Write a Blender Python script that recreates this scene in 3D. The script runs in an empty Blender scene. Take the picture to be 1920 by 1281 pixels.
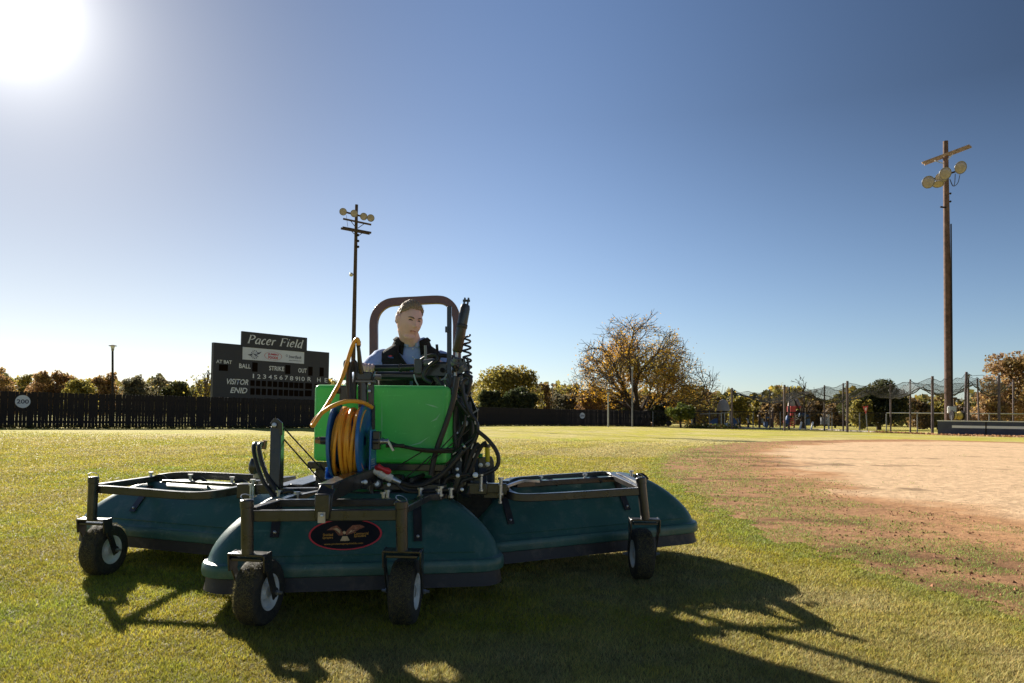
import bpy, bmesh, math, random
import numpy as np
from mathutils import Vector, Matrix, noise as mnoise
random.seed(7); RNG = np.random.default_rng(7)
R = math.radians
scene = bpy.context.scene
COL = scene.collection

# ------------------------------------------------------------------ camera
FPX, CX, CY = 1350.0, 960.0, 739.0            # focal length and principal point in 1920x1281 pixels
PITCH, ROLL, CAMZ = R(1.8), 0.014, 1.0
FWD = Vector((0, math.cos(PITCH), math.sin(PITCH)))
_r0, _u0 = Vector((1, 0, 0)), Vector((0, -math.sin(PITCH), math.cos(PITCH)))
RIGHT = _r0*math.cos(ROLL) + _u0*math.sin(ROLL)
UP = -_r0*math.sin(ROLL) + _u0*math.cos(ROLL)
CAM = Vector((0, 0, CAMZ))
cd = bpy.data.cameras.new('camera'); cam = bpy.data.objects.new('camera', cd); COL.objects.link(cam)
cd.sensor_width = 36; cd.sensor_fit = 'HORIZONTAL'; cd.lens = FPX/1920*36
cd.shift_y = (CY-640.5)/1920; cd.clip_start = 0.05; cd.clip_end = 6000
M3 = Matrix((RIGHT, UP, -FWD)).transposed()
cam.matrix_world = Matrix.Translation(CAM) @ M3.to_4x4()
scene.camera = cam

def ray(px, py): return FWD*FPX + RIGHT*(px-CX) + UP*(CY-py)
def at(px, py, Y):
    d = ray(px, py); return CAM + d*(Y/d.y)
def gp(px, py, z=0.0):
    d = ray(px, py); return CAM + d*((z-CAMZ)/d.z)
def foot(px, Y):
    p = at(px, 790, Y); return Vector((p.x, p.y, 0))
def onplane(px, py, p0, n):
    d = ray(px, py); return CAM + d*((p0-CAM).dot(n)/d.dot(n))

# ------------------------------------------------------------------ sky, sun, exposure
SUND = ray(12, 6).normalized()
ELEV = math.asin(SUND.z); AZ = math.atan2(SUND.x, SUND.y)
world = bpy.data.worlds.new("World"); scene.world = world; world.use_nodes = True
wn = world.node_tree; bg = wn.nodes['Background']
sky = wn.nodes.new('ShaderNodeTexSky'); sky.sky_type = 'NISHITA'; sky.sun_disc = False
sky.sun_elevation = ELEV; sky.sun_rotation = AZ
sky.air_density = 1.0; sky.dust_density = 0.35; sky.ozone_density = 2.6; sky.altitude = 380
# soft shoulder on the brightest sky, and the white aureole round the sun
def wmath(op, a, b=None):
    n = wn.nodes.new('ShaderNodeMath'); n.operation = op
    for i, v in enumerate((a, b)):
        if v is None: continue
        if isinstance(v, (int, float)): n.inputs[i].default_value = v
        else: wn.links.new(v, n.inputs[i])
    return n.outputs[0]
lum = wn.nodes.new('ShaderNodeRGBToBW'); wn.links.new(sky.outputs[0], lum.inputs[0])
shoulder = wmath('DIVIDE', 1.0, wmath('ADD', 1.0, wmath('MULTIPLY', lum.outputs[0], 1/16.0)))
sk2 = wn.nodes.new('ShaderNodeVectorMath'); sk2.operation = 'SCALE'; tint = wn.nodes.new('ShaderNodeVectorMath'); tint.operation = 'MULTIPLY'; tint.inputs[1].default_value = (0.95, 0.985, 1.08); wn.links.new(sky.outputs[0], tint.inputs[0])
wn.links.new(tint.outputs[0], sk2.inputs[0]); wn.links.new(shoulder, sk2.inputs['Scale'])
wtc = wn.nodes.new('ShaderNodeTexCoord'); dt = wn.nodes.new('ShaderNodeVectorMath'); dt.operation = 'DOT_PRODUCT'
wn.links.new(wtc.outputs['Generated'], dt.inputs[0]); dt.inputs[1].default_value = tuple(SUND)
dts = wmath('SUBTRACT', 1.0, dt.outputs['Value'])
wz = wn.nodes.new('ShaderNodeSeparateXYZ'); wn.links.new(wtc.outputs['Generated'], wz.inputs[0])
up_ = wmath('MAXIMUM', wz.outputs[2], 0.0)
sin2 = wmath('SUBTRACT', 1.0, wmath('MULTIPLY', dt.outputs['Value'], dt.outputs['Value']))
deep = wmath('SUBTRACT', 1.0, wmath('MULTIPLY', wmath('MULTIPLY', sin2, 0.78), wmath('MINIMUM', wmath('MULTIPLY', up_, 2.6), 1.0)))   # deeper blue away from the sun and the horizon
near = wmath('DIVIDE', 1.0, wmath('ADD', 1.0, wmath('MULTIPLY', wmath('EXPONENT', wmath('MULTIPLY', dts, -14.0)), 1.35)))
wn.links.new(wmath('MULTIPLY', wmath('MULTIPLY', shoulder, near), deep), sk2.inputs['Scale'])
haze_ = wmath('MULTIPLY', wmath('MULTIPLY', wmath('EXPONENT', wmath('MULTIPLY', dts, -5.0)), wmath('EXPONENT', wmath('MULTIPLY', up_, -6.0))), 5.2)
halo = wmath('ADD', wmath('ADD', haze_, wmath('MULTIPLY', wmath('EXPONENT', wmath('MULTIPLY', dts, -70.0)), 1.7)), wmath('ADD', wmath('MULTIPLY', wmath('EXPONENT', wmath('MULTIPLY', dts, -1200.0)), 10.0), wmath('MULTIPLY', wmath('EXPONENT', wmath('MULTIPLY', dts, -330.0)), 4.5)))
hv_ = wn.nodes.new('ShaderNodeVectorMath'); hv_.operation = 'SCALE'; hv_.inputs[0].default_value = (1.0, 0.97, 0.90); wn.links.new(halo, hv_.inputs['Scale'])
sm_ = wn.nodes.new('ShaderNodeVectorMath'); sm_.operation = 'ADD'; wn.links.new(sk2.outputs[0], sm_.inputs[0]); wn.links.new(hv_.outputs[0], sm_.inputs[1])
wn.links.new(sm_.outputs[0], bg.inputs[0])
bg.inputs[1].default_value = 0.060
sl = bpy.data.lights.new('sun', 'SUN'); sun = bpy.data.objects.new('sun', sl); COL.objects.link(sun)
sl.energy = 4.2; sl.angle = R(0.53); sl.color = (1.0, 0.93, 0.80)
sun.rotation_euler = SUND.to_track_quat('Z', 'Y').to_euler(); sun.location = (0, 0, 30)
scene.view_settings.view_transform = 'Standard'; scene.view_settings.look = 'None'
scene.view_settings.gamma = 1; scene.view_settings.use_curve_mapping = False
scene.view_settings.exposure = 1.4

# ------------------------------------------------------------------ materials
def mat(name, col, rough=0.6, metal=0.0, var=0.15, scale=20.0, bump=0.0, bscale=None, dirt=None, dirt_amt=0.0, dscale=6.0, spec=0.5, coat=0.0, attr=None, transl=0.0, scratch=False):
    m = bpy.data.materials.new(name); m.use_nodes = True
    nt = m.node_tree; N = nt.nodes; L = nt.links
    b = N['Principled BSDF']
    b.inputs['Roughness'].default_value = rough; b.inputs['Metallic'].default_value = metal
    b.inputs['Specular IOR Level'].default_value = spec
    if coat: b.inputs['Coat Weight'].default_value = coat; b.inputs['Coat Roughness'].default_value = 0.15
    tc = N.new('ShaderNodeTexCoord')
    nz = N.new('ShaderNodeTexNoise'); nz.inputs['Scale'].default_value = scale; nz.inputs['Detail'].default_value = 5
    L.new(tc.outputs['Object'], nz.inputs['Vector'])
    if attr:
        a = N.new('ShaderNodeAttribute'); a.attribute_name = attr; csock = a.outputs['Color']
    else:
        mx = N.new('ShaderNodeMix'); mx.data_type = 'RGBA'
        mr = N.new('ShaderNodeMapRange'); mr.inputs[1].default_value = 0.3; mr.inputs[2].default_value = 0.7
        L.new(nz.outputs['Fac'], mr.inputs[0]); L.new(mr.outputs[0], mx.inputs['Factor'])
        mx.inputs['A'].default_value = tuple(c*(1-var) for c in col)+(1,)
        mx.inputs['B'].default_value = tuple(min(1, c*(1+var)) for c in col)+(1,)
        csock = mx.outputs['Result']
    if dirt:
        n2 = N.new('ShaderNodeTexNoise'); n2.inputs['Scale'].default_value = dscale; n2.inputs['Detail'].default_value = 8; n2.inputs['Roughness'].default_value = 0.7
        L.new(tc.outputs['Object'], n2.inputs['Vector'])
        r2 = N.new('ShaderNodeMapRange'); r2.inputs[1].default_value = 0.5; r2.inputs[2].default_value = 0.75; r2.inputs[4].default_value = dirt_amt
        L.new(n2.outputs['Fac'], r2.inputs[0])
        m2 = N.new('ShaderNodeMix'); m2.data_type = 'RGBA'; L.new(r2.outputs[0], m2.inputs['Factor'])
        L.new(csock, m2.inputs['A']); m2.inputs['B'].default_value = tuple(dirt)+(1,)
        csock = m2.outputs['Result']
    if scratch:
        for k, sc in enumerate(((3, 40, 70), (60, 8, 30))):
            mp = N.new('ShaderNodeMapping'); mp.inputs['Scale'].default_value = sc; mp.inputs['Rotation'].default_value = (0.3+k, 0.5, 0.4*k); L.new(tc.outputs['Object'], mp.inputs[0])
            n3 = N.new('ShaderNodeTexNoise'); n3.inputs['Scale'].default_value = 1.0; n3.inputs['Detail'].default_value = 3; L.new(mp.outputs[0], n3.inputs['Vector'])
            r3 = N.new('ShaderNodeMapRange'); r3.inputs[1].default_value = 0.67; r3.inputs[2].default_value = 0.74; r3.inputs[4].default_value = 0.30; L.new(n3.outputs['Fac'], r3.inputs[0])
            m3 = N.new('ShaderNodeMix'); m3.data_type = 'RGBA'; L.new(r3.outputs[0], m3.inputs['Factor']); L.new(csock, m3.inputs['A'])
            m3.inputs['B'].default_value = tuple(min(1, c*1.6+0.10) for c in col)+(1,); csock = m3.outputs['Result']
    L.new(csock, b.inputs['Base Color'])
    rr = N.new('ShaderNodeMapRange'); rr.inputs[3].default_value = max(0, rough-0.1); rr.inputs[4].default_value = min(1, rough+0.1)
    L.new(nz.outputs['Fac'], rr.inputs[0]); L.new(rr.outputs[0], b.inputs['Roughness'])
    if bump:
        nb = N.new('ShaderNodeTexNoise'); nb.inputs['Scale'].default_value = bscale or scale*3; nb.inputs['Detail'].default_value = 6
        L.new(tc.outputs['Object'], nb.inputs['Vector'])
        bp = N.new('ShaderNodeBump'); bp.inputs['Strength'].default_value = bump; bp.inputs['Distance'].default_value = 0.01
        L.new(nb.outputs['Fac'], bp.inputs['Height']); L.new(bp.outputs[0], b.inputs['Normal'])
    if transl:
        out = N['Material Output']; tr = N.new('ShaderNodeBsdfTranslucent'); L.new(csock, tr.inputs['Color'])
        ms = N.new('ShaderNodeMixShader'); ms.inputs[0].default_value = transl
        L.new(b.outputs[0], ms.inputs[1]); L.new(tr.outputs[0], ms.inputs[2]); L.new(ms.outputs[0], out.inputs['Surface'])
    return m

def net_mat(name, col, cell, wire, soft=0.0):
    """thin mesh: wires where the object coordinates fall on a diagonal grid, see-through elsewhere"""
    m = bpy.data.materials.new(name); m.use_nodes = True; nt = m.node_tree; N = nt.nodes; L = nt.links
    b = N['Principled BSDF']; b.inputs['Base Color'].default_value = col+(1,); b.inputs['Roughness'].default_value = 0.6
    at_ = N.new('ShaderNodeUVMap'); sp = N.new('ShaderNodeSeparateXYZ'); L.new(at_.outputs[0], sp.inputs[0])
    def m_(op, a, c):
        n = N.new('ShaderNodeMath'); n.operation = op
        for i, v in enumerate((a, c)):
            if v is None: continue
            if isinstance(v, (int, float)): n.inputs[i].default_value = v
            else: L.new(v, n.inputs[i])
        return n.outputs[0]
    ws = []
    for op in ('ADD', 'SUBTRACT'):
        s = m_(op, sp.outputs[0], sp.outputs[1]); s = m_('MULTIPLY', s, 1.0/cell); s = m_('FRACT', s, None)
        ws.append(m_('LESS_THAN', s, wire))
    al = m_('MAXIMUM', ws[0], ws[1])
    out = N['Material Output']; t = N.new('ShaderNodeBsdfTransparent'); ms = N.new('ShaderNodeMixShader')
    L.new(al, ms.inputs[0]); L.new(t.outputs[0], ms.inputs[1]); L.new(b.outputs[0], ms.inputs[2]); L.new(ms.outputs[0], out.inputs['Surface'])
    return m

M = {}
M['black'] = mat('black painted steel', (0.028, 0.025, 0.024), 0.30, 0, 0.3, 15, 0.08, 60, (0.12, 0.09, 0.06), 0.35, 9, coat=0.3)
M['rubber'] = mat('black rubber hose', (0.030, 0.027, 0.025), 0.45, 0, 0.3, 30, 0.05, 90, (0.10, 0.08, 0.06), 0.3, 12)
M['tyre'] = mat('caster tyre rubber', (0.036, 0.032, 0.026), 0.85, 0, 0.4, 40, 0.5, 120, (0.07, 0.06, 0.025), 0.8, 40)
M['rim'] = mat('white wheel rim', (0.72, 0.72, 0.69), 0.4, 0, 0.06, 20, 0, None, (0.25, 0.2, 0.12), 0.5, 14)
M['zinc'] = mat('zinc plated steel', (0.50, 0.50, 0.51), 0.38, 0.9, 0.15, 60)
M['shell'] = mat('dark green moulded plastic', (0.036, 0.112, 0.092), 0.38, 0, 0.15, 3, 0.10, 160, (0.13, 0.18, 0.155), 0.8, 9, scratch=True)
M['skirt'] = mat('dark rubber skirt', (0.028, 0.021, 0.018), 0.55, 0, 0.3, 8, 0.15, 14, (0.16, 0.115, 0.08), 0.75, 7)
M['tank'] = mat('bright green tank plastic', (0.165, 0.64, 0.195), 0.40, 0, 0.07, 4, 0.04, 50, (0.25, 0.69, 0.27), 0.5, 5, transl=0.34, scratch=True)
M['blue'] = mat('blue reel paint', (0.030, 0.16, 0.46), 0.35, 0, 0.12, 12, 0.04, 60, (0.10, 0.14, 0.2), 0.3, 14, coat=0.3)
M['orange'] = mat('orange hose', (0.95, 0.41, 0.035), 0.35, 0, 0.1, 20, 0, None, (0.4, 0.13, 0.02), 0.4, 25)
M['red'] = mat('red valve handle', (0.62, 0.03, 0.035), 0.4)
M['pvc'] = mat('white valve body', (0.78, 0.74, 0.64), 0.4, 0, 0.06)
M['brass'] = mat('dull brass fitting', (0.42, 0.24, 0.12), 0.45, 0.6, 0.2)
M['yellow'] = mat('yellow plug', (0.72, 0.60, 0.02), 0.4)
M['lime'] = mat('green plug', (0.02, 0.35, 0.06), 0.4)
M['rops'] = mat('brown roll bar paint', (0.16, 0.075, 0.062), 0.4, 0, 0.15, 10, 0.05, 60, (0.18, 0.09, 0.07), 0.3, 14, coat=0.2)
M['cream'] = mat('cream hose clip', (0.6, 0.52, 0.42), 0.5)
M['decal'] = mat('black decal', (0.014, 0.012, 0.012), 0.4, 0, 0.1)
M['decal_red'] = mat('red decal ring', (0.70, 0.06, 0.07), 0.4)
M['decal_gold'] = mat('gold decal ink', (0.72, 0.36, 0.07), 0.45)
M['decal_brown'] = mat('brown feather ink', (0.34, 0.13, 0.07), 0.45, 0, 0.5, 90)
M['decal_tan'] = mat('pale feather ink', (0.72, 0.52, 0.28), 0.45)
M['skin'] = mat('skin', (0.88, 0.54, 0.46), 0.5, 0, 0.10, 14, 0.04, 200, (0.86, 0.43, 0.36), 0.6, 16)
M['lip'] = mat('lip', (0.40, 0.13, 0.12), 0.45)
M['eye'] = mat('eye', (0.05, 0.035, 0.03), 0.3)
M['hair'] = mat('sandy brown hair', (0.31, 0.215, 0.14), 0.6, 0, 0.45, 120, 0.6, 160)
M['brow'] = mat('eyebrow hair', (0.20, 0.12, 0.075), 0.7)
M['vest'] = mat('black fleece', (0.014, 0.011, 0.010), 0.95, 0, 0.3, 40, 0.5, 150)
M['shirt'] = mat('light blue shirt cotton', (0.34, 0.44, 0.70), 0.85, 0, 0.08, 30, 0.2, 60)
M['trouser'] = mat('dark trousers', (0.02, 0.02, 0.025), 0.9)
M['shoe'] = mat('brown boots', (0.05, 0.03, 0.02), 0.6)
M['seat'] = mat('black vinyl seat', (0.02, 0.02, 0.02), 0.5)
M['fence'] = mat('dark stained boards', (0.016, 0.010, 0.009), 0.85, 0, 0.5, 6, 0.3, 40)
M['board'] = mat('scoreboard panel', (0.023, 0.023, 0.033), 0.6, 0, 0.1, 2)
M['window'] = mat('scoreboard digit window', (0.009, 0.005, 0.003), 0.95, spec=0.05)
M['white_ink'] = mat('pale grey lettering', (0.62, 0.64, 0.70), 0.6, 0, 0.05)
M['sponsor'] = mat('sponsor panel', (0.55, 0.58, 0.68), 0.6, 0, 0.04, 3)
M['navy_ink'] = mat('navy print', (0.04, 0.045, 0.09), 0.6)
M['red_ink'] = mat('red print', (0.42, 0.02, 0.025), 0.6)
M['wood'] = mat('weathered pole wood', (0.115, 0.066, 0.052), 0.9, 0, 0.45, 3, 0.5, 12, (0.22, 0.15, 0.12), 0.6, 2)
M['wood_dark'] = mat('dark crossarm wood', (0.07, 0.045, 0.03), 0.9, 0, 0.4, 4, 0.4, 20)
M['wood_pale'] = mat('sun bleached crossarm', (0.34, 0.23, 0.16), 0.9, 0, 0.3, 4, 0.4, 20)
M['lamp_shell'] = mat('floodlight housing', (0.55, 0.53, 0.50), 0.45, 0.2, 0.1, 10)
M['lamp_lens'] = mat('floodlight lens', (0.33, 0.28, 0.26), 0.25, 0, 0.15, 4)
M['grey_metal'] = mat('dull galvanised steel', (0.20, 0.20, 0.21), 0.5, 0.3, 0.2, 4)
M['pale_metal'] = mat('pale galvanised pipe', (0.42, 0.42, 0.41), 0.5, 0.3, 0.15, 4)
M['dark_metal'] = mat('dark pole paint', (0.030, 0.026, 0.03), 0.85, 0, 0.2, 4, spec=0.15)
M['cage_pole'] = mat('rusty purple grey steel pole', (0.13, 0.095, 0.10), 0.7, 0.1, 0.35, 3)
M['sign_white'] = mat('white sign face', (0.60, 0.62, 0.68), 0.5, 0, 0.05)
M['yield_red'] = mat('yield sign red', (0.62, 0.07, 0.06), 0.4)
M['yield_white'] = mat('yield sign white', (0.8, 0.8, 0.78), 0.4)
M['wall'] = mat('painted block wall', (0.055, 0.065, 0.10), 0.85, 0, 0.2, 2, 0.3, 18, (0.12, 0.12, 0.14), 0.4, 3)
M['white_paint'] = mat('white paint', (0.80, 0.80, 0.80), 0.6, 0, 0.05)
M['dome'] = mat('weathered plastic dome', (0.34, 0.29, 0.26), 0.7, 0, 0.3, 1.5)
M['play_blue'] = mat('blue play plastic', (0.04, 0.09, 0.22), 0.5)
M['play_red'] = mat('red play plastic', (0.50, 0.04, 0.035), 0.5)
M['play_brown'] = mat('brown play post', (0.06, 0.03, 0.025), 0.6)
M['pink_roof'] = mat('pale pink roof', (0.62, 0.38, 0.29), 0.8)
M['concrete'] = mat('pale concrete', (0.48, 0.42, 0.37), 0.9, 0, 0.15, 1)
M['bark'] = mat('tree bark', (0.05, 0.035, 0.025), 0.95, 0, 0.4, 4, 0.4, 12)
M['twig'] = mat('bare twig bark', (0.10, 0.075, 0.06), 0.95, 0, 0.3, 4)
M['leaf'] = mat('leaves', (0.1, 0.1, 0.02), 0.6, attr='col', transl=0.52)
M['blade'] = mat('grass blades', (0.1, 0.1, 0.02), 0.6, attr='col', transl=0.42, spec=0.25)
M['net'] = net_mat('batting net', (0.010, 0.011, 0.014), 0.045, 0.20)
M['net_side'] = net_mat('hanging net', (0.010, 0.011, 0.014), 0.045, 0.055)
M['chain'] = net_mat('chain link', (0.05, 0.05, 0.05), 0.06, 0.07)
M['spool'] = mat('yellow hose on spool', (0.62, 0.45, 0.12), 0.6)

# ------------------------------------------------------------------ mesh helpers
ORI = {}
class MB:
    def __init__(s): s.v = []; s.f = []
    def add(s, vs, fs):
        o = len(s.v); s.v += [Vector(v) for v in vs]; s.f += [tuple(i+o for i in f) for f in fs]; return s
    def box(s, c, size, ax=None):
        X, Y, Z = ax if ax else (Vector((1, 0, 0)), Vector((0, 1, 0)), Vector((0, 0, 1)))
        c = Vector(c); a, b, d = size[0]/2, size[1]/2, size[2]/2
        vs = [c+X*(i*a)+Y*(j*b)+Z*(k*d) for k in (-1, 1) for j in (-1, 1) for i in (-1, 1)]
        return s.add(vs, [(0, 2, 3, 1), (4, 5, 7, 6), (0, 1, 5, 4), (2, 6, 7, 3), (0, 4, 6, 2), (1, 3, 7, 5)])
    def bar(s, p, q, w, h, up=(0, 0, 1)):
        """rectangular bar from p to q, h along up"""
        p, q = Vector(p), Vector(q); d = (q-p); l = d.length; d.normalize(); u = Vector(up)
        sd = d.cross(u)
        if sd.length < 1e-4: sd = d.cross(Vector((0, 1, 0)))
        sd.normalize(); u = sd.cross(d).normalized()
        return s.box((p+q)/2, (l, w, h), (d, sd, u))
    def tube(s, pts, r, n=8, closed=False, smooth=0, caps=True, rect=None, up=None):
        pts = [Vector(p) for p in pts]
        if smooth: pts = spline(pts, smooth, closed)
        k = len(pts); rs = r if isinstance(r, (list, tuple)) else [r]*k
        if len(rs) != k: rs = [rs[0]+(rs[-1]-rs[0])*i/(k-1) for i in range(k)]
        fr = None; vs = []
        for i, p in enumerate(pts):
            if closed: t = pts[(i+1) % k]-pts[i-1]
            else: t = pts[min(i+1, k-1)]-pts[max(i-1, 0)]
            if t.length < 1e-9: t = Vector((0, 0, 1))
            t.normalize()
            if up is not None:
                a = t.cross(Vector(up)); a = a.normalized() if a.length > 1e-4 else Vector((1, 0, 0))
            elif fr is None:
                a = t.cross(Vector((0.13, 0.21, 0.97)))
                if a.length < 0.05: a = t.cross(Vector((1, 0, 0)))
                a.normalize()
            else:
                a = fr-t*fr.dot(t)
                a = a.normalized() if a.length > 1e-6 else t.orthogonal().normalized()
            fr = a; b = t.cross(a) if up is None else a.cross(t)
            if rect:
                w, h = rect
                vs += [p+a*(w/2)+b*(h/2), p-a*(w/2)+b*(h/2), p-a*(w/2)-b*(h/2), p+a*(w/2)-b*(h/2)]
            else:
                vs += [p+(a*math.cos(2*math.pi*j/n)+b*math.sin(2*math.pi*j/n))*rs[i] for j in range(n)]
        if rect: n = 4
        fs = []
        for i in range(k if closed else k-1):
            i2 = (i+1) % k
            for j in range(n):
                j2 = (j+1) % n
                fs.append((i*n+j, i*n+j2, i2*n+j2, i2*n+j))
        if not closed and caps:
            fs.append(tuple(range(n-1, -1, -1))); fs.append(tuple((k-1)*n+j for j in range(n)))
        return s.add(vs, fs)
    def rail(s, pts, w, h, up=(0, 0, 1), smooth=0, closed=False): return s.tube(pts, 1, 4, closed, smooth, True, (w, h), up)
    def cyl(s, p, q, r, n=16, r2=None): return s.tube([p, q], [r, r if r2 is None else r2], n)
    def lathe(s, prof, o, axis, n=24, cap=True):
        """prof: list of (radius, distance along axis)"""
        o = Vector(o); ax = Vector(axis).normalized(); a = ax.orthogonal().normalized(); b = ax.cross(a)
        vs = [o+ax*d+(a*math.cos(2*math.pi*j/n)+b*math.sin(2*math.pi*j/n))*r for r, d in prof for j in range(n)]
        fs = [(i*n+j, i*n+(j+1) % n, (i+1)*n+(j+1) % n, (i+1)*n+j) for i in range(len(prof)-1) for j in range(n)]
        if cap:
            fs.append(tuple(range(n-1, -1, -1))); fs.append(tuple((len(prof)-1)*n+j for j in range(n)))
        return s.add(vs, fs)
    def prism(s, poly, ext):
        """poly: 3D points of a planar outline, ext: extrusion vector"""
        k = len(poly); e = Vector(ext); vs = [Vector(p) for p in poly]+[Vector(p)+e for p in poly]
        fs = [tuple(range(k-1, -1, -1)), tuple(range(k, 2*k))]+[(i, (i+1) % k, k+(i+1) % k, k+i) for i in range(k)]
        return s.add(vs, fs)
    def ball(s, c, r, n=12, m=8, ax=None):
        c = Vector(c); rx, ry, rz = r if isinstance(r, (tuple, list)) else (r, r, r)
        X, Y, Z = ax if ax else (Vector((1, 0, 0)), Vector((0, 1, 0)), Vector((0, 0, 1)))
        vs = [c-Z*rz]
        for i in range(1, m):
            t = math.pi*i/m
            for j in range(n):
                f = 2*math.pi*j/n
                vs.append(c+X*(rx*math.sin(t)*math.cos(f))+Y*(ry*math.sin(t)*math.sin(f))-Z*(rz*math.cos(t)))
        vs.append(c+Z*rz); top = len(vs)-1
        fs = [(0, 1+(j+1) % n, 1+j) for j in range(n)]
        for i in range(m-2):
            fs += [(1+i*n+j, 1+i*n+(j+1) % n, 1+(i+1)*n+(j+1) % n, 1+(i+1)*n+j) for j in range(n)]
        fs += [(1+(m-2)*n+j, 1+(m-2)*n+(j+1) % n, top) for j in range(n)]
        return s.add(vs, fs)
    def build(s, name, material, parent=None, bevel=0, smooth=True, kind=None, label=None, recalc=True):
        me = bpy.data.meshes.new(name); o0 = ORI.get(parent.name, Vector()) if parent else Vector()
        me.from_pydata([tuple(v-o0) for v in s.v], [], s.f)
        if recalc:
            bm = bmesh.new(); bm.from_mesh(me); bmesh.ops.recalc_face_normals(bm, faces=bm.faces); bm.to_mesh(me); bm.free()
        return link(name, me, material, parent, bevel, smooth, kind, label)

def link(name, me, material, parent=None, bevel=0, smooth=True, kind=None, label=None):
    if material and not me.materials: me.materials.append(material)
    ob = bpy.data.objects.new(name, me); COL.objects.link(ob)
    if parent: ob.parent = parent; ORI[ob.name] = ORI.get(parent.name, Vector())
    if smooth:
        try: me.shade_auto_smooth
        except AttributeError: pass
        me.polygons.foreach_set('use_smooth', [True]*len(me.polygons))
        try: me.set_sharp_from_angle(angle=R(38))
        except Exception: pass
    if bevel:
        bv = ob.modifiers.new('edge', 'BEVEL'); bv.width = bevel; bv.segments = 2; bv.limit_method = 'ANGLE'; bv.angle_limit = R(40)
    if kind: ob['kind'] = kind
    if label: ob['label'] = label
    return ob

def spline(pts, sub, closed=False):
    out = []; k = len(pts)
    for i in range(k if closed else k-1):
        if closed: p0, p1, p2, p3 = pts[i-1], pts[i], pts[(i+1) % k], pts[(i+2) % k]
        else: p0, p1, p2, p3 = pts[max(i-1, 0)], pts[i], pts[i+1], pts[min(i+2, k-1)]
        for j in range(sub):
            t = j/sub
            out.append(0.5*((2*p1)+(p2-p0)*t+(2*p0-5*p1+4*p2-p3)*t*t+(3*p1-p0-3*p2+p3)*t**3))
    if not closed: out.append(pts[-1])
    return out

def thing(name, label, cat, loc=(0, 0, 0), group=None):
    o = bpy.data.objects.new(name, None); COL.objects.link(o); o.location = loc; o.empty_display_size = 0.2
    o['label'] = label; o['category'] = cat
    if group: o['group'] = group
    ORI[o.name] = Vector(loc); return o
def tag(o, label, cat, group=None):
    o['label'] = label; o['category'] = cat
    if group: o['group'] = group
    return o
def px_tube(pts, Y, smooth=6):
    """pixel path; each point may carry its own depth"""
    return [at(p[0], p[1], p[2] if len(p) > 2 else Y) for p in pts]

def text_mesh(txt, shear=0.0, bold=0.0):
    cu = bpy.data.curves.new('lettering', 'FONT'); cu.body = txt; cu.shear = shear; cu.offset = bold; cu.resolution_u = 3
    ob = bpy.data.objects.new('lettering', cu); COL.objects.link(ob)
    dg = bpy.context.evaluated_depsgraph_get(); me = bpy.data.meshes.new_from_object(ob.evaluated_get(dg))
    bpy.data.objects.remove(ob); bpy.data.curves.remove(cu); return me
def put_text(name, txt, p_bl, p_br, height, up, material, parent, n_off, shear=0.0, bold=0.0, mapper=None):
    """text scaled into the box that starts at p_bl, runs to p_br and is 'height' tall"""
    me = text_mesh(txt, shear, bold); k = len(me.vertices); a = np.zeros(k*3); me.vertices.foreach_get('co', a); a = a.reshape(-1, 3)
    mn, mx = a.min(0), a.max(0); a = (a-mn)/np.maximum(mx-mn, 1e-6)
    o0 = ORI.get(parent.name, Vector())
    if mapper:
        pts = [tuple(mapper(u, v)-o0) for u, v, _ in a]
    else:
        d = p_br-p_bl
        pts = [tuple(p_bl+d*u+up*(height*v)+n_off-o0) for u, v, _ in a]
    me.vertices.foreach_set('co', np.array(pts).ravel()); me.materials.clear(); me.update()
    return link(name, me, material, parent, smooth=False)

def np_mesh(name, verts, faces_n, nface, cols=None):
    """numpy soup: verts (N*faces_n,3) in order, one polygon per faces_n verts"""
    me = bpy.data.meshes.new(name); nv = len(verts)
    me.vertices.add(nv); me.vertices.foreach_set('co', verts.astype(np.float32).ravel())
    me.loops.add(nv); me.loops.foreach_set('vertex_index', np.arange(nv, dtype=np.int32))
    me.polygons.add(nv//faces_n); me.polygons.foreach_set('loop_start', np.arange(0, nv, faces_n, dtype=np.int32))
    if cols is not None:
        at_ = me.attributes.new('col', 'FLOAT_COLOR', 'POINT'); c4 = np.ones((nv, 4), np.float32); c4[:, :3] = cols
        at_.data.foreach_set('color', c4.ravel())
    me.update(calc_edges=True); return me

def vnoise(x, y, seed=0):
    xi, yi = np.floor(x).astype(np.int64), np.floor(y).astype(np.int64); fx, fy = x-xi, y-yi
    fx = fx*fx*(3-2*fx); fy = fy*fy*(3-2*fy)
    def h(a, b):
        n = (a*374761393+b*668265263+seed*1442695041) & 0xffffffff
        n = ((n ^ (n >> 13))*1274126177) & 0xffffffff
        return ((n ^ (n >> 16)) & 0xffff)/65535.0
    return (h(xi, yi)*(1-fx)+h(xi+1, yi)*fx)*(1-fy)+(h(xi, yi+1)*(1-fx)+h(xi+1, yi+1)*fx)*fy
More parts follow.
